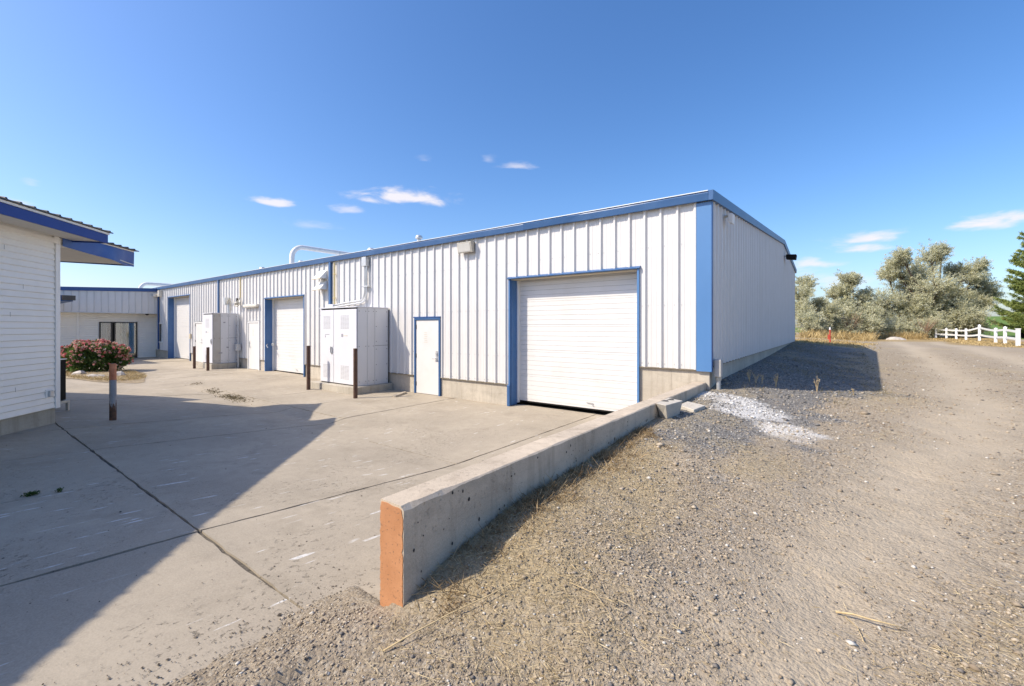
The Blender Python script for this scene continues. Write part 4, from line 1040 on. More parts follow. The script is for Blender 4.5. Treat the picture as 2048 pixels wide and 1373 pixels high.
def rvent(x, y, h, r, label):
    z = 4.17 + .0883 * y; o = empty('roof_vent', (x, y, z), label, 'roof vent')
    MB().tube([(x, y, z - .1), (x, y, z + h)], r * .6, 10).build('stack', 'galv', o, smooth='auto'); MB().tube([(x, y, z + h), (x, y, z + h + .05), (x, y, z + h + .12), (x, y, z + h + .16)], [r, r * 1.1, r * .9, r * .3], 14).build('cap', 'galv', o, smooth='auto')
rvent(-12.15, 4, .98, .14, 'small round metal roof vent above the wall left of the wall light')
rvent(-15.4, 4, .80, .17, 'low dark roof vent cap right of the bent duct')
rvent(-21.7, 4, .80, .14, 'low roof vent cap just right of the bent duct riser')
rvent(-26.3, 4, .82, .17, 'low roof vent cap left of the bent duct riser')

# ------------------------------------------------------------------ planter, rocks, bush
def lump(name, c, s, seed, mat, parent=None, sub=2, amp=.28, rz=0):
    import bmesh
    bm = bmesh.new(); bmesh.ops.create_icosphere(bm, subdivisions=sub, radius=1); rg = random.Random(seed)
    ph = [rg.uniform(0, 9) for _ in range(9)]; cr, sr = math.cos(rz), math.sin(rz)
    for v in bm.verts:
        p = v.co; k = 1 + amp * (math.sin(p.x * 2.3 + ph[0]) * math.sin(p.y * 2.7 + ph[1]) + .6 * math.sin(p.z * 3.9 + ph[2] + p.x * 2) + .35 * math.sin(p.y * 6 + ph[3] + p.z * 4))
        x, y, z_ = p.x * s[0] * k, p.y * s[1] * k, p.z * s[2] * k
        v.co = (c[0] + x * cr - y * sr, c[1] + x * sr + y * cr, c[2] + z_)
    b = MB(); bm.verts.index_update(); b.v = [tuple(v.co) for v in bm.verts]; b.f = [tuple(v.index for v in f.verts) for f in bm.faces]; bm.free()
    return b.build(name, mat, parent)
def planter():
    cx_, cy_ = -19.8, -4.35; b = MB(); n = 40
    ring = []
    for k in range(n):
        t = 2 * math.pi * k / n; r = 1 + .1 * math.sin(3 * t + 1) + .05 * math.sin(7 * t)
        ring.append((cx_ + 3.2 * r * math.cos(t), cy_ + 1.05 * r * math.sin(t)))
    top = [(x, y, float(slab_z(x, y)) + .012) for x, y in ring]; mid = [(cx_ + (x - cx_) * .6, cy_ + (y - cy_) * .6, float(slab_z(x, y)) + .07) for x, y in ring]
    b.v = top + mid + [(cx_, cy_, float(slab_z(cx_, cy_)) + .10)]
    for k in range(n):
        b.f.append((k, (k + 1) % n, n + (k + 1) % n, n + k)); b.f.append((n + k, n + (k + 1) % n, 2 * n))
    o = b.build('planting_bed', simple('bed_soil', (.30, .235, .15), 1, .35, 14, (.42, .33, .19), .7, 3, bump=.9, bump_scale=40), smooth=True); o['kind'] = 'structure'
planter()
tag(lump('garden_rock', (-20.0, -4.95, .14), (.26, .2, .15), 3, 'rock'), 'large pale rock at the left under the pink bush', 'rock', 'rocks edging the flower bed')
tag(lump('garden_rock', (-18.75, -4.72, .12), (.26, .16, .12), 5, 'rock', rz=.5), 'grey rock in the middle under the pink bush', 'rock', 'rocks edging the flower bed')
tag(lump('garden_rock', (-18.75, -4.15, .13), (.22, .18, .14), 9, 'rock', rz=1.), 'darker rock at the right foot of the pink bush, left of the grey bollard', 'rock', 'rocks edging the flower bed')

def leaf_quads(P, T, L, W, rs, face=0):
    """P points, T direction (n,3), lengths L, widths W -> verts, faces (two-tri diamond leaf)"""
    n = len(P); r = rs.normal(size=(n, 3))
    if face: r = r * .55 + face * (np.array(SUN) + np.array([0, 0, .25]))       # blades turned towards the light
    S = np.cross(T, r); S /= np.linalg.norm(S, axis=1)[:, None] + 1e-9
    Nn = np.cross(S, T)
    a = P; b = P + T * (L * .5)[:, None] + S * (W * .5)[:, None] + Nn * (L * .06)[:, None]; c = P + T * L[:, None]; d = P + T * (L * .5)[:, None] - S * (W * .5)[:, None] + Nn * (L * .06)[:, None]
    V = np.stack([a, b, c, d], 1).reshape(-1, 3); F = np.arange(4 * n).reshape(-1, 4)
    return V, F
def unit(v): return v / (np.linalg.norm(v, axis=1)[:, None] + 1e-9)

def rose_bush():
    rs = np.random.RandomState(12); c = np.array([-21.75, -4.3, .62])
    o = empty('flowering_bush', (c[0], c[1], .1), 'dense round bush covered in pink flowers in the bed', 'bush')
    n = 15000
    d = unit(rs.normal(size=(n, 3))); d[:, 2] = np.where(d[:, 2] < -.75, -d[:, 2], d[:, 2])
    # box-like rounded mass with lumps
    lump_ = 1 + .13 * np.sin(d[:, 0] * 7 + 1) * np.sin(d[:, 1] * 6) + .10 * np.sin(d[:, 2] * 9 + d[:, 0] * 5)
    e = d / (np.abs(d) ** 2.6).sum(1)[:, None] ** (1 / 2.6)
    r = (.55 + .45 * rs.rand(n) ** .45) * lump_
    ax_r = np.array([.8, .6, 0]); ax_d = np.array([-.6, .8, 0])
    off = e * r[:, None]
    P = c + np.outer(off[:, 0] * 1.0, ax_r) + np.outer(off[:, 1] * .85, ax_d) + np.outer(off[:, 2] * .58, [0, 0, 1])
    T = unit(d * .6 + rs.normal(size=(n, 3)) * .6 + [0, 0, .35])
    V, F = leaf_quads(P, T, rs.uniform(.07, .13, n), rs.uniform(.035, .06, n), rs, .6)
    g = rs.rand(n)[:, None]; col = np.array([.05, .10, .025]) * (1 - g) + np.array([.13, .21, .05]) * g
    col = np.where(rs.rand(n)[:, None] < .12, np.array([.16, .17, .05]), col)
    np_mesh('foliage', V, F, 'leaf', o, np.repeat(col, 4, 0), kind='stuff')
    # flowers: small ruffled heads
    idx = np.where((r > .9) & (off[:, 2] > -.75))[0]; w = rs.rand(len(idx)) < np.clip(.35 + off[idx, 2] * .45 + .15 * (off[idx, 0] < -.4), .06, 1); idx = idx[w][:800]
    VV, FF, CC = [], [], []; base = 0
    for i in idx:
        p = P[i] + d[i] * .05; k = 9; dd = unit(rs.normal(size=(k, 3)) + d[i] * 1.0)
        v, f = leaf_quads(np.repeat(p[None], k, 0), dd, rs.uniform(.05, .085, k), rs.uniform(.045, .07, k), rs)
        t = rs.rand(); col = np.array([.66, .17, .18]) * (1 - t) + np.array([.78, .42, .38]) * t
        if rs.rand() < .2: col = np.array([.76, .58, .48])
        VV.append(v); FF.append(f + base); base += len(v); CC.append(np.repeat(col[None] * rs.uniform(.8, 1.15), len(v), 0))
    np_mesh('flowers', np.concatenate(VV), np.concatenate(FF), 'petal', o, np.concatenate(CC), kind='stuff')
    b = MB(); rg = random.Random(2)
    for k in range(14):
        a = rg.uniform(0, 6.28); q = rg.uniform(.3, .8); b.tube([(c[0] + .1 * math.cos(a), c[1] + .1 * math.sin(a), .08), (c[0] + .5 * q * math.cos(a), c[1] + .4 * q * math.sin(a), .4), (c[0] + q * math.cos(a), c[1] + .8 * q * math.sin(a), .9)], [.02, .014, .007], 5)
    b.build('stems', 'bark', o)
rose_bush()

# ------------------------------------------------------------------ loose blocks by the retaining wall, plank
o = empty('concrete_block', (.1, -2.4, .66), 'wedge-shaped concrete block with lifting notch leaning on the retaining wall', 'concrete block')
B = [(-.045, -2.50, .63), (.075, -2.58, .62), (.12, -2.28, .64), (-.03, -2.2, .64)]; T_ = [(-.055, -2.64, .875), (.09, -2.70, .868), (.17, -2.25, .875), (-.055, -2.17, .88)]
b = MB(); b.add(B + T_, [(3, 2, 1, 0), (4, 5, 6, 7), (0, 1, 5, 4), (1, 2, 6, 5), (2, 3, 7, 6), (3, 0, 4, 7)]); b.build('block', 'blockc', o, bevel=.008)
for q, (x, y) in enumerate(((-.0, -2.42), (.03, -2.28))): MB().add([(x - .045, y - .06, .8805), (x + .04, y - .03, .8800), (x + .015, y + .04, .8815), (x - .03, y + .03, .8815)], [(0, 1, 2, 3)]).build('notch', 'dark_gap', o)
o = MB().add([(.02, -1.92, .6), (.24, -2.02, .6), (.30, -1.66, .6), (.05, -1.6, .6), (.02, -1.92, .76), (.25, -2.02, .73), (.31, -1.66, .745), (.05, -1.6, .77)], [(3, 2, 1, 0), (4, 5, 6, 7), (0, 1, 5, 4), (1, 2, 6, 5), (2, 3, 7, 6), (3, 0, 4, 7)]).build('concrete_fragment', 'blockc', bevel=.01)
tag(o, 'small flat concrete fragment behind the wedge-shaped block', 'concrete fragment')
o = MB().add([(-7.93, -.22, .005), (-7.83, -.22, .005), (-7.50, -.86, .002), (-7.60, -.90, .002), (-7.93, -.22, .05), (-7.83, -.22, .05), (-7.50, -.86, .045), (-7.60, -.90, .045)], [(3, 2, 1, 0), (4, 5, 6, 7), (0, 1, 5, 4), (1, 2, 6, 5), (2, 3, 7, 6), (3, 0, 4, 7)]).build('wood_plank', 'wood')
tag(o, 'short grey wood plank lying on the slab left of the blue-framed door', 'plank')

# ------------------------------------------------------------------ fence
fo = empty('rail_fence', (10.8, 45, .6), 'white two-rail vinyl fence swooping up to a tall post beside the drive', 'fence')
posts = [(9.6, 53.4, 1.05), (10.25, 52.6, 1.0), (10.65, 50.6, .98), (10.9, 48.1, 1.0), (11.25, 45.3, 1.36), (11.0, 39.15, 1.07), (10.85, 36.1, 1.15), (10.6, 32.2, 1.0)]
for x, y, h in posts:
    z = float(gz(x, y)) - .03
    p = MB().box(x - .075, x + .075, y - .075, y + .075, z - .2, z + h).build('post', 'fence', fo)
    b = MB(); b.box(x - .09, x + .09, y - .09, y + .09, z + h, z + h + .03); b.add([(x - .08, y - .08, z + h + .03), (x + .08, y - .08, z + h + .03), (x + .08, y + .08, z + h + .03), (x - .08, y + .08, z + h + .03), (x, y, z + h + .09)], [(0, 1, 4), (1, 2, 4), (2, 3, 4), (3, 0, 4)]); b.build('cap', 'fence', p)
for (xa, ya, ha), (xb, yb, hb) in zip(posts[:-1], posts[1:]):
    za, zb = float(gz(xa, ya)) - .03, float(gz(xb, yb)) - .03
    for fr in (.87, .42):
        va, vb = Vector((xa, ya, za + ha * fr)), Vector((xb, yb, zb + hb * fr)); d = (vb - va); dn = Vector((d.y, -d.x, 0)).normalized() * .022
        n = 6; b = MB()
        for k in range(n):
            f0, f1 = k / n, (k + 1) / n; sag = lambda t: -.035 * math.sin(math.pi * t) if abs(ha - hb) > .2 else 0
            p0 = va + d * f0 + Vector((0, 0, sag(f0))); p1 = va + d * f1 + Vector((0, 0, sag(f1))); u = Vector((0, 0, .07))
            b.add([p0 - dn - u, p0 + dn - u, p0 + dn + u, p0 - dn + u, p1 - dn - u, p1 + dn - u, p1 + dn + u, p1 - dn + u], [(0, 1, 5, 4), (1, 2, 6, 5), (2, 3, 7, 6), (3, 0, 4, 7)])
        b.build('rail', 'fence', fo)
z = float(gz(9.75, 28.3)); gp = empty('gate_post', (9.75, 28.3, z), 'single white vinyl post at the right edge, nearer than the fence', 'post')
MB().box(9.67, 9.83, 28.22, 28.38, z - .2, z + .98).build('post', 'fence', gp); MB().box(9.65, 9.85, 28.2, 28.4, z + .98, z + 1.02).build('cap', 'fence', gp)
# marker posts beyond the building
z = float(gz(1.35, 22.6)); o = empty('marker_post', (1.35, 22.6, z), 'thin red and white marker post just beyond the warehouse end', 'marker post')
MB().tube([(1.35, 22.6, z - .1), (1.35, 22.6, z + .78)], .038, 8).build('post', 'red_post', o); MB().tube([(1.35, 22.6, z + .78), (1.35, 22.6, z + .92)], .04, 8).build('cap', 'fence', o)
MB().box(1.24, 1.31, 22.56, 22.6, z + .22, z + .5).build('tag', 'red_post', o)
tag(lump('boulder', (5.9, 45.5, .62), (.75, .5, .34), 21, 'rock', amp=.12), 'pale flat boulder at the foot of the large silvery tree', 'boulder')
z = float(gz(18, 58)); o = empty('farm_implement', (18, 58, z), 'dark red farm implement in the green field, seen past the fence', 'farm implement')
MB().box(16.2, 20.4, 57.6, 58.4, z + .45, z + .75).build('frame', 'maroon', o); MB().box(17.6, 18.6, 57.5, 58.5, z + .75, z + 1.15).build('hopper', 'maroon', o)
for x in (16.6, 18.2, 19.8): MB().tube([(x, 57.4, z + .35), (x, 57.7, z + .35)], .4, 14).build('wheel', 'black', o)

# ------------------------------------------------------------------ trees
F_, CX, CY = 876., 1024., 655.
CAMP = np.array([1.826, -8.206, 1.84]); VV_ = np.array([-.6, .8, 0]); RR_ = np.array([.8, .6, 0]); ZZ_ = np.array([0, 0, 1.])
def at(px, py, D): return CAMP + D * (VV_ + RR_ * (px - CX) / F_ + ZZ_ * (CY - py) / F_)
def olive(name, label, trunk_px, D, lobes, nleaf, seed, group, bare=0.0, palette=None, stems=3):
    rs = np.random.RandomState(seed); rg = random.Random(seed)
    bx = at(trunk_px, 672, D); zb = float(gz(bx[0], bx[1])); base = np.array([bx[0], bx[1], zb])
    o = empty(name, tuple(base), label, 'tree', group)
    tb = MB(); tips = []
    lob = []
    for px, py, r in lobes:
        rad = r / F_ * D; c = at(px, py, D + rg.uniform(-1, 1) * rad * 1.2 - (1.8 if py > 625 else 0)); lob.append((c, rad))
    # main limbs to each lobe
    for c, rad in lob:
        st = base + np.array([rg.uniform(-.35, .35), rg.uniform(-.3, .3), 0]); mid1 = st + (c - st) * .35 + np.array([0, 0, .35 * abs(c[2] - st[2]) * .4]) ; mid1[:2] = st[:2] + (c[:2] - st[:2]) * .22
        mid2 = st + (c - st) * .7 + rs.normal(size=3) * .2 * rad
        h = max(.3, np.linalg.norm(c - st)); r0 = .028 * h + .03
        tb.tube([tuple(st - [0, 0, .2]), tuple(mid1), tuple(mid2), tuple(c)], [min(r0, .26), r0 * .6, r0 * .35, r0 * .16], 7)
        for k in range(int(11 + rad * 9)):
            d = unit(rs.normal(size=(1, 3)))[0]; d[2] = d[2] * .75 + .12; e = c + d * rad * rs.uniform(.4, .95); s0 = mid2 + (c - mid2) * rs.uniform(.3, 1)
            m_ = (s0 + e) / 2 + rs.normal(size=3) * .12 * rad
            tb.tube([tuple(s0), tuple(m_), tuple(e)], [.035, .02, .008], 5); tips.append((s0, m_, e, rad))
    tb.build('trunk', 'bark', o, smooth=True)
    # sprays of leaves along the twigs
    per = nleaf // len(tips); Vs, Fs, Cs = [], [], []; base_i = 0
    pal = palette or (np.array([.34, .36, .235]), np.array([.76, .74, .55]), np.array([.60, .56, .31]))
    for s0, m_, e, rad in tips:
        nt = 7
        tone = rs.rand()
        for q in range(nt):
            t = rs.uniform(.35, 1.0); p = s0 * (1 - t) ** 2 + 2 * m_ * t * (1 - t) + e * t * t
            dirn = unit((rs.normal(size=(1, 3)) * .75 + (e - s0) / (np.linalg.norm(e - s0) + 1e-6) * .9 + np.array([.42, .25, .42])))[0]
            ln = rs.uniform(.55, 1.35) * (.6 + .33 * rad)
            n = per // nt
            u = rs.rand(n) ** .75
            P = p + dirn * (u * ln)[:, None] + rs.normal(size=(n, 3)) * (.03 + .10 * (1 - .8 * u) * ln)[:, None] + np.array([0, 0, -.10]) * (u ** 2)[:, None] * ln
            T = unit(dirn + rs.normal(size=(n, 3)) * .6)
            v, f = leaf_quads(P, T, rs.uniform(.12, .23, n), rs.uniform(.04, .07, n), rs, .7)
            g = np.clip(rs.rand(n) * .55 + rs.rand() * .35 + tone * .25 - .05, 0, 1)[:, None]; c = pal[0] * (1 - g) + pal[1] * g
            c = np.where(rs.rand(n)[:, None] < .16, pal[2], c)
            Vs.append(v); Fs.append(f + base_i); base_i += len(v); Cs.append(np.repeat(c, 4, 0))
    np_mesh('crown', np.concatenate(Vs), np.concatenate(Fs), 'leaf', o, np.concatenate(Cs))
    return o
olive('olive_tree', 'largest silvery-green tree with a wide wind-blown crown', 1862, 48,
      [(1862, 518, 27), (1840, 545, 32), (1785, 530, 20), (1775, 552, 17), (1812, 560, 25), (1815, 590, 36), (1868, 575, 34), (1770, 602, 25), (1782, 640, 34), (1838, 632, 36), (1892, 634, 34), (1932, 632, 30), (1930, 552, 23), (1957, 533, 12), (1962, 568, 20),
       (1976, 590, 14), (1922, 598, 18), (1884, 504, 10), (1800, 512, 12), (1905, 545, 14), (1850, 600, 26), (1962, 612, 17), (1750, 625, 16), (1858, 658, 24), (1905, 660, 24), (1800, 662, 24), (1945, 652, 18), (1760, 658, 20), (1835, 612, 24), (1878, 606, 22), (1920, 620, 22), (1830, 655, 22), (1880, 650, 22), (1935, 660, 18), (1812, 625, 20), (1945, 590, 14), (1900, 585, 12)], 200000, 5, 'silvery trees beyond the drive')
olive('olive_tree', 'thin silvery tree nearest the warehouse wall, with sparse top', 1618, 44,
      [(1602, 590, 17), (1610, 570, 12), (1598, 625, 22), (1625, 618, 15), (1612, 650, 22), (1640, 612, 8), (1645, 640, 18), (1630, 660, 16)], 40000, 8, 'silvery trees beyond the drive')
olive('olive_tree', 'middle silvery tree with brown bare lower twigs left of the largest tree', 1697, 45,
      [(1697, 560, 13), (1688, 582, 18), (1668, 590, 14), (1680, 615, 24), (1724, 597, 14), (1716, 618, 20), (1660, 630, 20), (1738, 630, 18), (1700, 640, 24), (1670, 655, 18), (1730, 655, 20), (1705, 562, 8), (1690, 662, 18), (1715, 664, 16), (1650, 662, 14)], 66000, 11, 'silvery trees beyond the drive')
def bare_twigs(px, D, n, h, seed, label):
    rg = random.Random(seed); c = at(px, 672, D); zb = float(gz(c[0], c[1])); o = empty('bare_shrub', (c[0], c[1], zb), label, 'shrub'); b = MB()
    for k in range(n):
        a = rg.uniform(0, 6.28); s = rg.uniform(.3, 1.3); hh = h * rg.uniform(.5, 1)
        p1 = (c[0] + .3 * s * math.cos(a), c[1] + .3 * s * math.sin(a), zb + hh * .45); p2 = (c[0] + s * math.cos(a), c[1] + s * math.sin(a), zb + hh)
        b.tube([(c[0] + rg.uniform(-.2, .2), c[1] + rg.uniform(-.2, .2), zb - .05), p1, p2], [.03, .018, .006], 4, False)
    b.build('twigs', simple('dry_twig', (.26, .17, .11), .9, .3, 6), o)
bare_twigs(1697, 42, 70, 2.7, 3, 'brown leafless shrub in front of the middle silvery tree')
bare_twigs(1848, 44, 60, 2.2, 4, 'brown leafless shrub under the largest silvery tree')

def spruce():
    rs = np.random.RandomState(31); c = at(2116, 680, 41); zb = float(gz(c[0], c[1])); base = np.array([c[0], c[1], zb])
    o = empty('spruce_tree', tuple(base), 'dark green spruce cut off by the right edge of the picture', 'tree')
    H = 14.5; b = MB(); b.tube([tuple(base - [0, 0, .2]), tuple(base + [0, 0, H * .5]), tuple(base + [0, 0, H])], [.22, .13, .02], 9)
    Vs, Fs, Cs = [], [], []; bi = 0
    z = 1.3
    while z < H - .3:
        Lb = 4.6 * (1 - z / H) ** .85 * rs.uniform(.8, 1.12) + .3; nb_ = rs.randint(9, 13)
        a0 = rs.rand() * 6.28
        for k in range(nb_):
            a = a0 + k * 2 * math.pi / nb_ + rs.normal() * .2; L = Lb * rs.uniform(.72, 1.12); d = np.array([math.cos(a), math.sin(a), 0]); zz = z + rs.uniform(-.3, .3)
            pt = lambda t: base + d * (L * t) + np.array([0, 0, zz - .55 * L * .35 * math.sin(t * 2.2) + .28 * L * t * t * .8])
            b.tube([tuple(pt(t)) for t in (0, .35, .7, 1)], [.045, .03, .018, .006], 5, False)
            side = np.array([-d[1], d[0], 0]); ns = int(14 + L * 20)
            for q in range(ns):
                t = rs.uniform(.12, 1.0); sgn = rs.choice([-1, 1]); sl_ = (.18 + .55 * (1 - t) * min(1, L / 2.5)) * rs.uniform(.6, 1.1)
                sd = unit((d * .75 + side * sgn * rs.uniform(.4, 1) + np.array([0, 0, rs.uniform(-.95, .35)]))[None])[0]
                p0 = pt(t); n = 15; u = np.linspace(.05, 1, n); P = p0 + np.outer(u * sl_, sd) + np.outer(-.15 * u ** 2 * sl_, [0, 0, 1]) + rs.normal(size=(n, 3)) * .045
                T = unit(sd + rs.normal(size=(n, 3)) * .65); v, f = leaf_quads(P, T, rs.uniform(.12, .22, n), rs.uniform(.04, .07, n), rs, .7)
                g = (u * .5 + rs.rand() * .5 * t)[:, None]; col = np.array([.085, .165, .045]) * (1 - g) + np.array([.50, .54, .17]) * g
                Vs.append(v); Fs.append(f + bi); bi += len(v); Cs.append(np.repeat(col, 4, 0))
        z += rs.uniform(.38, .52)
    b.build('trunk', 'bark', o, smooth=True)
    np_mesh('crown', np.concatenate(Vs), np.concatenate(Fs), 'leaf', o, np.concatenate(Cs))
spruce()

# ------------------------------------------------------------------ loose ground cover
def stones():
    rs = np.random.RandomState(77)
    N_ = 270000
    # density falls off away from the near ground; positions only depend on the ground plan
    r = np.exp(rs.uniform(math.log(1.0), math.log(26), N_)); th = rs.uniform(-.95, 1.05, N_)
    vx, vy = -.6, .8; x = 1.826 + r * (np.cos(th) * vx + np.sin(th) * vy); y = -8.206 + r * (np.cos(th) * vy - np.sin(th) * vx)
    dust = track_mask(x, y); keep = (rs.rand(N_) < 1 - .93 * dust) & (x > -.72) & ~((x < -.03) & (y > -6.72)) & (y < 16) & ~((x < .02) & (y > -6.72))
    clump = fbm(x * 1.6, y * 1.6, 91); keep &= rs.rand(N_) < np.clip(.25 + 1.9 * (clump - .3), .18, 1) + .6 * m_dark_shade(x, y)
    keep &= ~((x < -.5) & (slab_z(x, y) > gz(x, y) + .01))
    x, y, r = x[keep], y[keep], r[keep]; n = len(x)
    size = np.exp(rs.normal(math.log(.0042), .46, n)) * (1 + .17 * np.clip(r - 2, 0, 9)); size = np.clip(size, .0028, .028) * np.where(m_dark_shade(x, y) > .5, 1.12, 1); size = np.where(rs.rand(n) < .004, size * 2.2, size)
    ico = np.array([(0, 0, 1), (.94, 0, .3), (.2, .9, .35), (-.8, .5, .25), (-.7, -.6, .3), (.35, -.85, .3), (0.1, 0, -.7)]); fac = np.array([(0, 1, 2), (0, 2, 3), (0, 3, 4), (0, 4, 5), (0, 5, 1), (6, 2, 1), (6, 3, 2), (6, 4, 3), (6, 5, 4), (6, 1, 5)])
    J = ico[None] * (1 + rs.uniform(-.3, .3, (n, 7, 3))); s3 = np.stack([rs.uniform(.7, 1.4, n), rs.uniform(.7, 1.2, n), rs.uniform(.45, .85, n)], 1); J = J * s3[:, None, :] * size[:, None, None]
    a = rs.uniform(0, 6.28, n); ca, sa = np.cos(a)[:, None], np.sin(a)[:, None]; X = J[:, :, 0] * ca - J[:, :, 1] * sa; Y = J[:, :, 0] * sa + J[:, :, 1] * ca
    zz = gz(x, y) + size * .12
    V = np.stack([X + x[:, None], Y + y[:, None], J[:, :, 2] + zz[:, None]], 2).reshape(-1, 3); F = (np.arange(n)[:, None, None] * 7 + fac[None]).reshape(-1, 3)
    g = rs.rand(n)[:, None]; col = np.array([.24, .19, .135]) * (1 - g) + np.array([.48, .405, .305]) * g
    k = rs.rand(n)[:, None]; col = np.where(k < .14, np.array([.185, .168, .15]), col); col = np.where(k > .94, np.array([.56, .53, .47]), col)
    dk = (m_dark_shade(x, y) * .85 > rs.rand(n))[:, None]; col = np.where(dk, np.array([.125, .122, .118]) * (1 - g) + np.array([.36, .345, .32]) * g, col)
    wh_ = (m_white(x, y) > rs.uniform(.35, 1.8, n))[:, None]; col = np.where(wh_, np.array([.70, .69, .66]), col)
    o = np_mesh('gravel', V, F, 'stone', None, np.repeat(col, 7, 0), kind='stuff'); tag(o, 'loose grey and tan gravel scattered over the drive', 'gravel')
stones()
def straw():
    rs = np.random.RandomState(55); N_ = 120000
    r = np.exp(rs.uniform(math.log(1.2), math.log(14), N_)); th = rs.uniform(-.95, 1.05, N_); x = 1.826 + r * (np.cos(th) * -.6 + np.sin(th) * .8); y = -8.206 + r * (np.cos(th) * .8 + np.sin(th) * .6)
    p = np.clip(m_straw(x, y) * 1.0 + .10, 0, 1) * (1 - .75 * track_mask(x, y)) * (1 - .85 * m_dark_shade(x, y)); k = (rs.rand(N_) < p) & (x > -.05) & (y < 3)
    x, y = x[k], y[k]; n = len(x); z = gz(x, y) + .004 + rs.rand(n) * .012
    a = rs.uniform(0, 6.28, n); T = unit(np.stack([np.cos(a), np.sin(a), rs.normal(size=n) * .16 + .04], 1)); L = np.exp(rs.normal(math.log(.05), .5, n)); W = rs.uniform(.0018, .0038, n)
    V, F = leaf_quads(np.stack([x, y, z], 1), T, np.clip(L, .015, .2), W, rs)
    g = rs.rand(n)[:, None]; col = np.array([.36, .27, .14]) * (1 - g) + np.array([.66, .55, .35]) * g
    o = np_mesh('straw', V, F, 'straw', None, np.repeat(col, 4, 0), kind='stuff'); tag(o, 'scattered dry straw lying on the gravel', 'straw')
straw()
def blades(x, y, z, hh, rs, cols, name, label, cat, lean=.5, w=.004):
    n = len(x); a = rs.uniform(0, 6.28, n); T = unit(np.stack([np.cos(a) * lean, np.sin(a) * lean, np.ones(n) * rs.uniform(.35, 1.2, n)], 1))
    V, F = leaf_quads(np.stack([x, y, z], 1), T, hh, np.full(n, w) * rs.uniform(.7, 1.4, n), rs)
    g = rs.rand(n)[:, None]; col = np.array(cols[0]) * (1 - g) + np.array(cols[1]) * g
    o = np_mesh(name, V, F, 'straw', None, np.repeat(col, 4, 0), kind='stuff'); tag(o, label, cat)
def wall_grass():
    rs = np.random.RandomState(66); C_ = []
    for k in range(420):
        y = rs.uniform(-6.6, -.3); x = -.05 + abs(rs.normal()) * (.16 if y < -3.4 else .07)
        if vnoise(np.array(y * 1.7), np.array(0.5), 3) < (.3 if y < -3.2 else .6): continue
        n = rs.randint(20, 60); s = rs.uniform(.025, .07)
        xx = x + rs.normal(size=n) * s; yy = y + rs.normal(size=n) * s; k_ = xx > -.055
        C_.append(np.stack([xx[k_], yy[k_]], 1))
    P = np.concatenate(C_); n = len(P)
    blades(P[:, 0], P[:, 1], gz(P[:, 0], P[:, 1]) - .004, np.exp(rs.normal(math.log(.042), .5, n)), rs, ((.20, .13, .065), (.50, .38, .22)), 'dry_grass', 'tangled dead grass along the foot of the retaining wall', 'dry grass', .9)
    # dry grass beyond the building and below the trees
    m = 42000; x = rs.uniform(-1, 13, m); y = rs.uniform(17, 54, m); tall = sstep(34, 42, y + (fbm(x * .5, y * .5, 14) - .5) * 8) * (x < 8.2) * sstep(.32, .5, fbm(x * .45, y * .45, 17)); k = rs.rand(m) < np.clip(m_dry(x, y) * .55 + tall, 0, 1)
    x, y, tall = x[k], y[k], tall[k]; keep = ~((x > 4.2) & (y < 47)) | (x > 8.5); x, y, tall = x[keep], y[keep], tall[keep]
    blades(x, y, gz(x, y) - .01, np.where(tall > rs.rand(len(x)), rs.uniform(.4, 1.1, len(x)), rs.uniform(.05, .14, len(x))), rs, ((.32, .22, .085), (.62, .48, .24)), 'tall_dry_grass', 'golden dry grass at the far end of the drive under the trees', 'dry grass', .55, .035)
    # grass in the shade of the end wall
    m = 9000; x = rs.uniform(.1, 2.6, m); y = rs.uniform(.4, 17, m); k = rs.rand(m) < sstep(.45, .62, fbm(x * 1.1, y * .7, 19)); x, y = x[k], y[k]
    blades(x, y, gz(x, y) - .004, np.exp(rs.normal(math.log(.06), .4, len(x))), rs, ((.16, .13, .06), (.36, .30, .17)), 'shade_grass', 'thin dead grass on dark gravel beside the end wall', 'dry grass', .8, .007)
    # fringe on the planting bed
    m = 6000; t = rs.uniform(0, 6.28, m); q = np.sqrt(rs.rand(m)); x = -19.8 + 3.1 * q * np.cos(t); y = -4.35 + 1.0 * q * np.sin(t)
    blades(x, y, slab_z(x, y) + .05, rs.uniform(.04, .13, m), rs, ((.30, .21, .10), (.56, .45, .24)), 'bed_grass', 'dry grass and mulch on the flower bed', 'dry grass', .9, .012)
wall_grass()
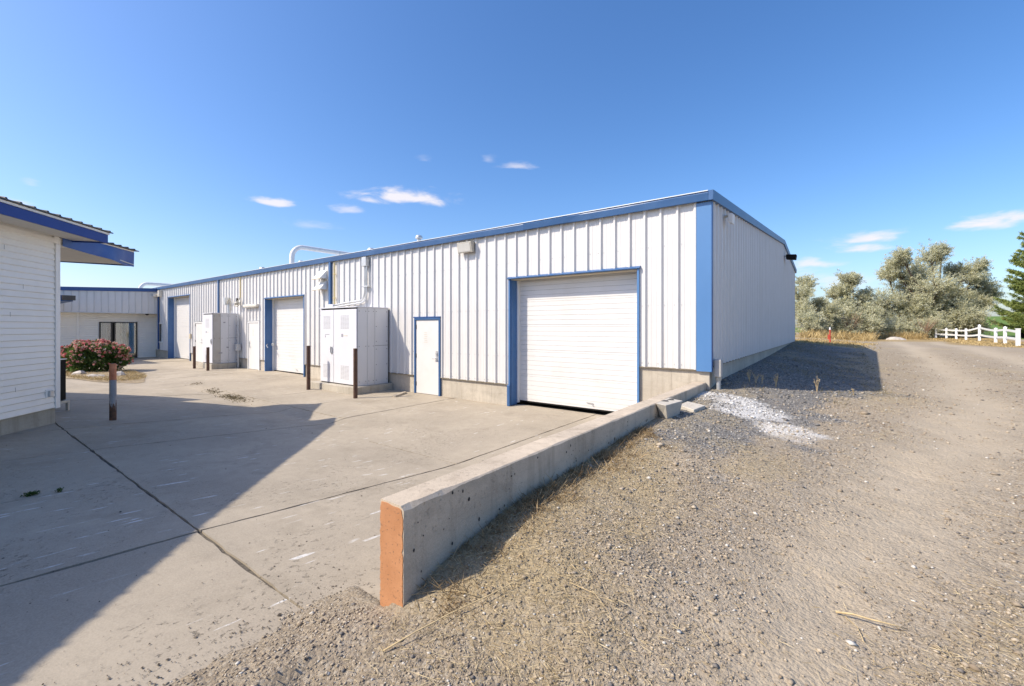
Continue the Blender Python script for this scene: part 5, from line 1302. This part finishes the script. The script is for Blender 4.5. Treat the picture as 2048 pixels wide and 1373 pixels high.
def weeds():
    rg = random.Random(6)
    spots = [((1499, 779), .24, 'leftmost dry weed stalk at the edge of the end wall shadow'), ((1512, 781), .22, 'second dry weed stalk from the left at the shadow edge'), ((1524, 781), .20, 'third dry weed stalk from the left at the shadow edge'), ((1552, 783), .26, 'bushy dry weed at the middle of the shadow edge'), ((1634, 784), .30, 'tall pale dry weed standing alone at the shadow edge'), ((1707, 785), .14, 'small dry weed at the right end of the shadow edge')]
    for (px, py), h, lab in spots:
        t = (1.84 - .66) / ((py - CY) / F_); p = CAMP + t * (VV_ + RR_ * (px - CX) / F_ + ZZ_ * (CY - py) / F_); x, y = p[0], p[1]; z = float(gz(x, y))
        o = empty('dry_weed', (x, y, z), lab, 'weed', 'dry weeds at the shadow edge'); b = MB(); hd = MB()
        for k in range(7 if h > .23 else 4):
            a = rg.uniform(0, 6.28); l = h * rg.uniform(.6, 1); q = rg.uniform(.05, .35) * l; tip = (x + q * math.cos(a), y + q * math.sin(a), z + l)
            b.tube([(x, y, z - .01), (x + q * .4 * math.cos(a), y + q * .4 * math.sin(a), z + l * .55), tip], [.0035, .003, .002], 4, False)
            for s in range(5):
                u = .55 + .45 * s / 4; e = Vector((x + q * u * math.cos(a), y + q * u * math.sin(a), z + l * u)); d = Vector((rg.uniform(-1, 1), rg.uniform(-1, 1), rg.uniform(.2, 1))).normalized() * rg.uniform(.02, .045); sd = d.orthogonal().normalized() * .007
                hd.add([e - sd, e + sd, e + d], [(0, 1, 2)])
        b.build('stalk', 'stem', o); hd.build('seed_head', 'stem', o)
weeds()
def gp(px, py, z0=.35):
    z = z0
    for _ in range(12):
        t = (1.84 - z) / ((py - CY) / F_); p = CAMP + t * (VV_ + RR_ * (px - CX) / F_ + ZZ_ * (CY - py) / F_); z = .5 * z + .5 * float(gz(p[0], p[1]))
    return p[0], p[1], float(gz(p[0], p[1]))
def lying_stem(name, pts, r, label, lift=.012, twig=None):
    path = []
    for i, (px, py) in enumerate(pts): x, y, z = gp(px, py); path.append((x, y, z + lift + (.02 if 0 < i < len(pts) - 1 else 0)))
    o = empty(name, path[0], label, 'plant stem'); MB().tube(path, [r * (1 - .6 * i / (len(path) - 1)) for i in range(len(path))], 7).build('stalk', 'stem', o, smooth=True)
    if twig:
        pt = []
        for px, py in twig: x, y, z = gp(px, py); pt.append((x, y, z + lift))
        MB().tube(pt, [r * .6] + [r * .35] * (len(pt) - 1), 6).build('side_shoot', 'stem', o, smooth=True)
lying_stem('dead_stem', [(765, 1308), (830, 1278), (900, 1240), (975, 1205), (1040, 1170), (1080, 1145)], .0042, 'long pale dead stem lying across the gravel near the orange wall end', twig=[(965, 1200), (915, 1186), (870, 1187), (815, 1196)])
lying_stem('dead_stem', [(1672, 1229), (1705, 1241), (1745, 1253), (1785, 1263), (1815, 1264)], .0055, 'short curved dead stem lying at the lower right', twig=[(1690, 1238), (1715, 1260), (1728, 1290)])
lying_stem('dead_stem', [(1140, 1170), (1190, 1200), (1215, 1235), (1235, 1272)], .0018, 'thin dark dead stem in the lower middle of the gravel')
# green weeds in the slab joint
def crack_weed(px, py, w, label, seed, n):
    rs = np.random.RandomState(seed); zz = .24
    t = (1.84 - zz) / ((py - CY) / F_); p = CAMP + t * (VV_ + RR_ * (px - CX) / F_ + ZZ_ * (CY - py) / F_); x0, y0 = p[0], p[1]; z0 = float(slab_z(x0, y0))
    o = empty('crack_weed', (x0, y0, z0), label, 'weed'); x = x0 + rs.normal(size=n) * .016; y = y0 + rs.normal(size=n) * w; T = unit(np.stack([rs.normal(size=n), rs.normal(size=n), rs.uniform(.1, 1, n)], 1))
    V, F = leaf_quads(np.stack([x, y, np.full(n, z0) + rs.uniform(0, .025, n)], 1), T, rs.uniform(.012, .028, n), rs.uniform(.006, .012, n), rs)
    g = rs.rand(n)[:, None]; np_mesh('leaves', V, F, 'leaf', o, np.repeat(np.array([.03, .07, .015]) * (1 - g) + np.array([.08, .15, .03]) * g, 4, 0))
crack_weed(62, 990, .022, 'larger green weed growing in the slab joint at the left', 3, 260)
crack_weed(118, 981, .012, 'small green weed in the slab joint right of the larger one', 4, 90)
def litter():
    rs = np.random.RandomState(9)
    # leaf litter gathered in the gutter of the apron
    m = 650; x = np.concatenate([rs.normal(-11.0, .45, m), rs.normal(-12.6, .25, m // 4), rs.normal(-14.5, .1, m // 10)]); y = np.concatenate([rs.normal(-3.38, .09, m), rs.normal(-3.3, .08, m // 4), rs.normal(-3.1, .1, m // 10)]); n = len(x)
    a = rs.uniform(0, 6.28, n); T = unit(np.stack([np.cos(a), np.sin(a), rs.normal(size=n) * .3], 1)); V, F = leaf_quads(np.stack([x, y, slab_z(x, y) + .006 + rs.rand(n) * .025], 1), T, rs.uniform(.02, .07, n), rs.uniform(.008, .022, n), rs)
    g = rs.rand(n)[:, None]; o = np_mesh('leaf_litter', V, F, 'straw', None, np.repeat(np.array([.07, .06, .03]) * (1 - g) + np.array([.27, .22, .13]) * g, 4, 0), kind='stuff'); tag(o, 'dry leaves and twigs caught in the apron gutter', 'leaf litter')
    # crumbs of dirt on the slab
    n = 900; r = np.exp(rs.uniform(math.log(1.8), math.log(11), n)); th = rs.uniform(-.9, .2, n); x = 1.826 + r * (np.cos(th) * -.6 + np.sin(th) * .8); y = -8.206 + r * (np.cos(th) * .8 + np.sin(th) * .6); k = (x < -.35) & (y < -.2) & (x > -9)
    ex = -.6 - np.abs(rs.normal(size=420)) * .16; ey = rs.uniform(-8.1, -6.5, 420); x = np.concatenate([x[k], ex]); y = np.concatenate([y[k], ey]); n = len(x)
    s = np.exp(rs.normal(math.log(.0036), .45, n)); ico = np.array([(0, 0, .9), (1, 0, .1), (0, 1, .1), (-1, 0, .1), (0, -1, .1)]); fc = np.array([(0, 1, 2), (0, 2, 3), (0, 3, 4), (0, 4, 1)])
    J = ico[None] * (1 + rs.uniform(-.35, .35, (n, 5, 3))) * s[:, None, None]; V = J + np.stack([x, y, slab_z(x, y) + .002], 1)[:, None, :]; F = (np.arange(n)[:, None, None] * 5 + fc[None]).reshape(-1, 3)
    g = rs.rand(n)[:, None]; o = np_mesh('dirt_crumbs', V.reshape(-1, 3), F, 'stone', None, np.repeat(np.array([.06, .05, .04]) * (1 - g) + np.array([.24, .2, .15]) * g, 5, 0), kind='stuff'); tag(o, 'small crumbs of dirt scattered on the concrete apron', 'dirt')
litter()
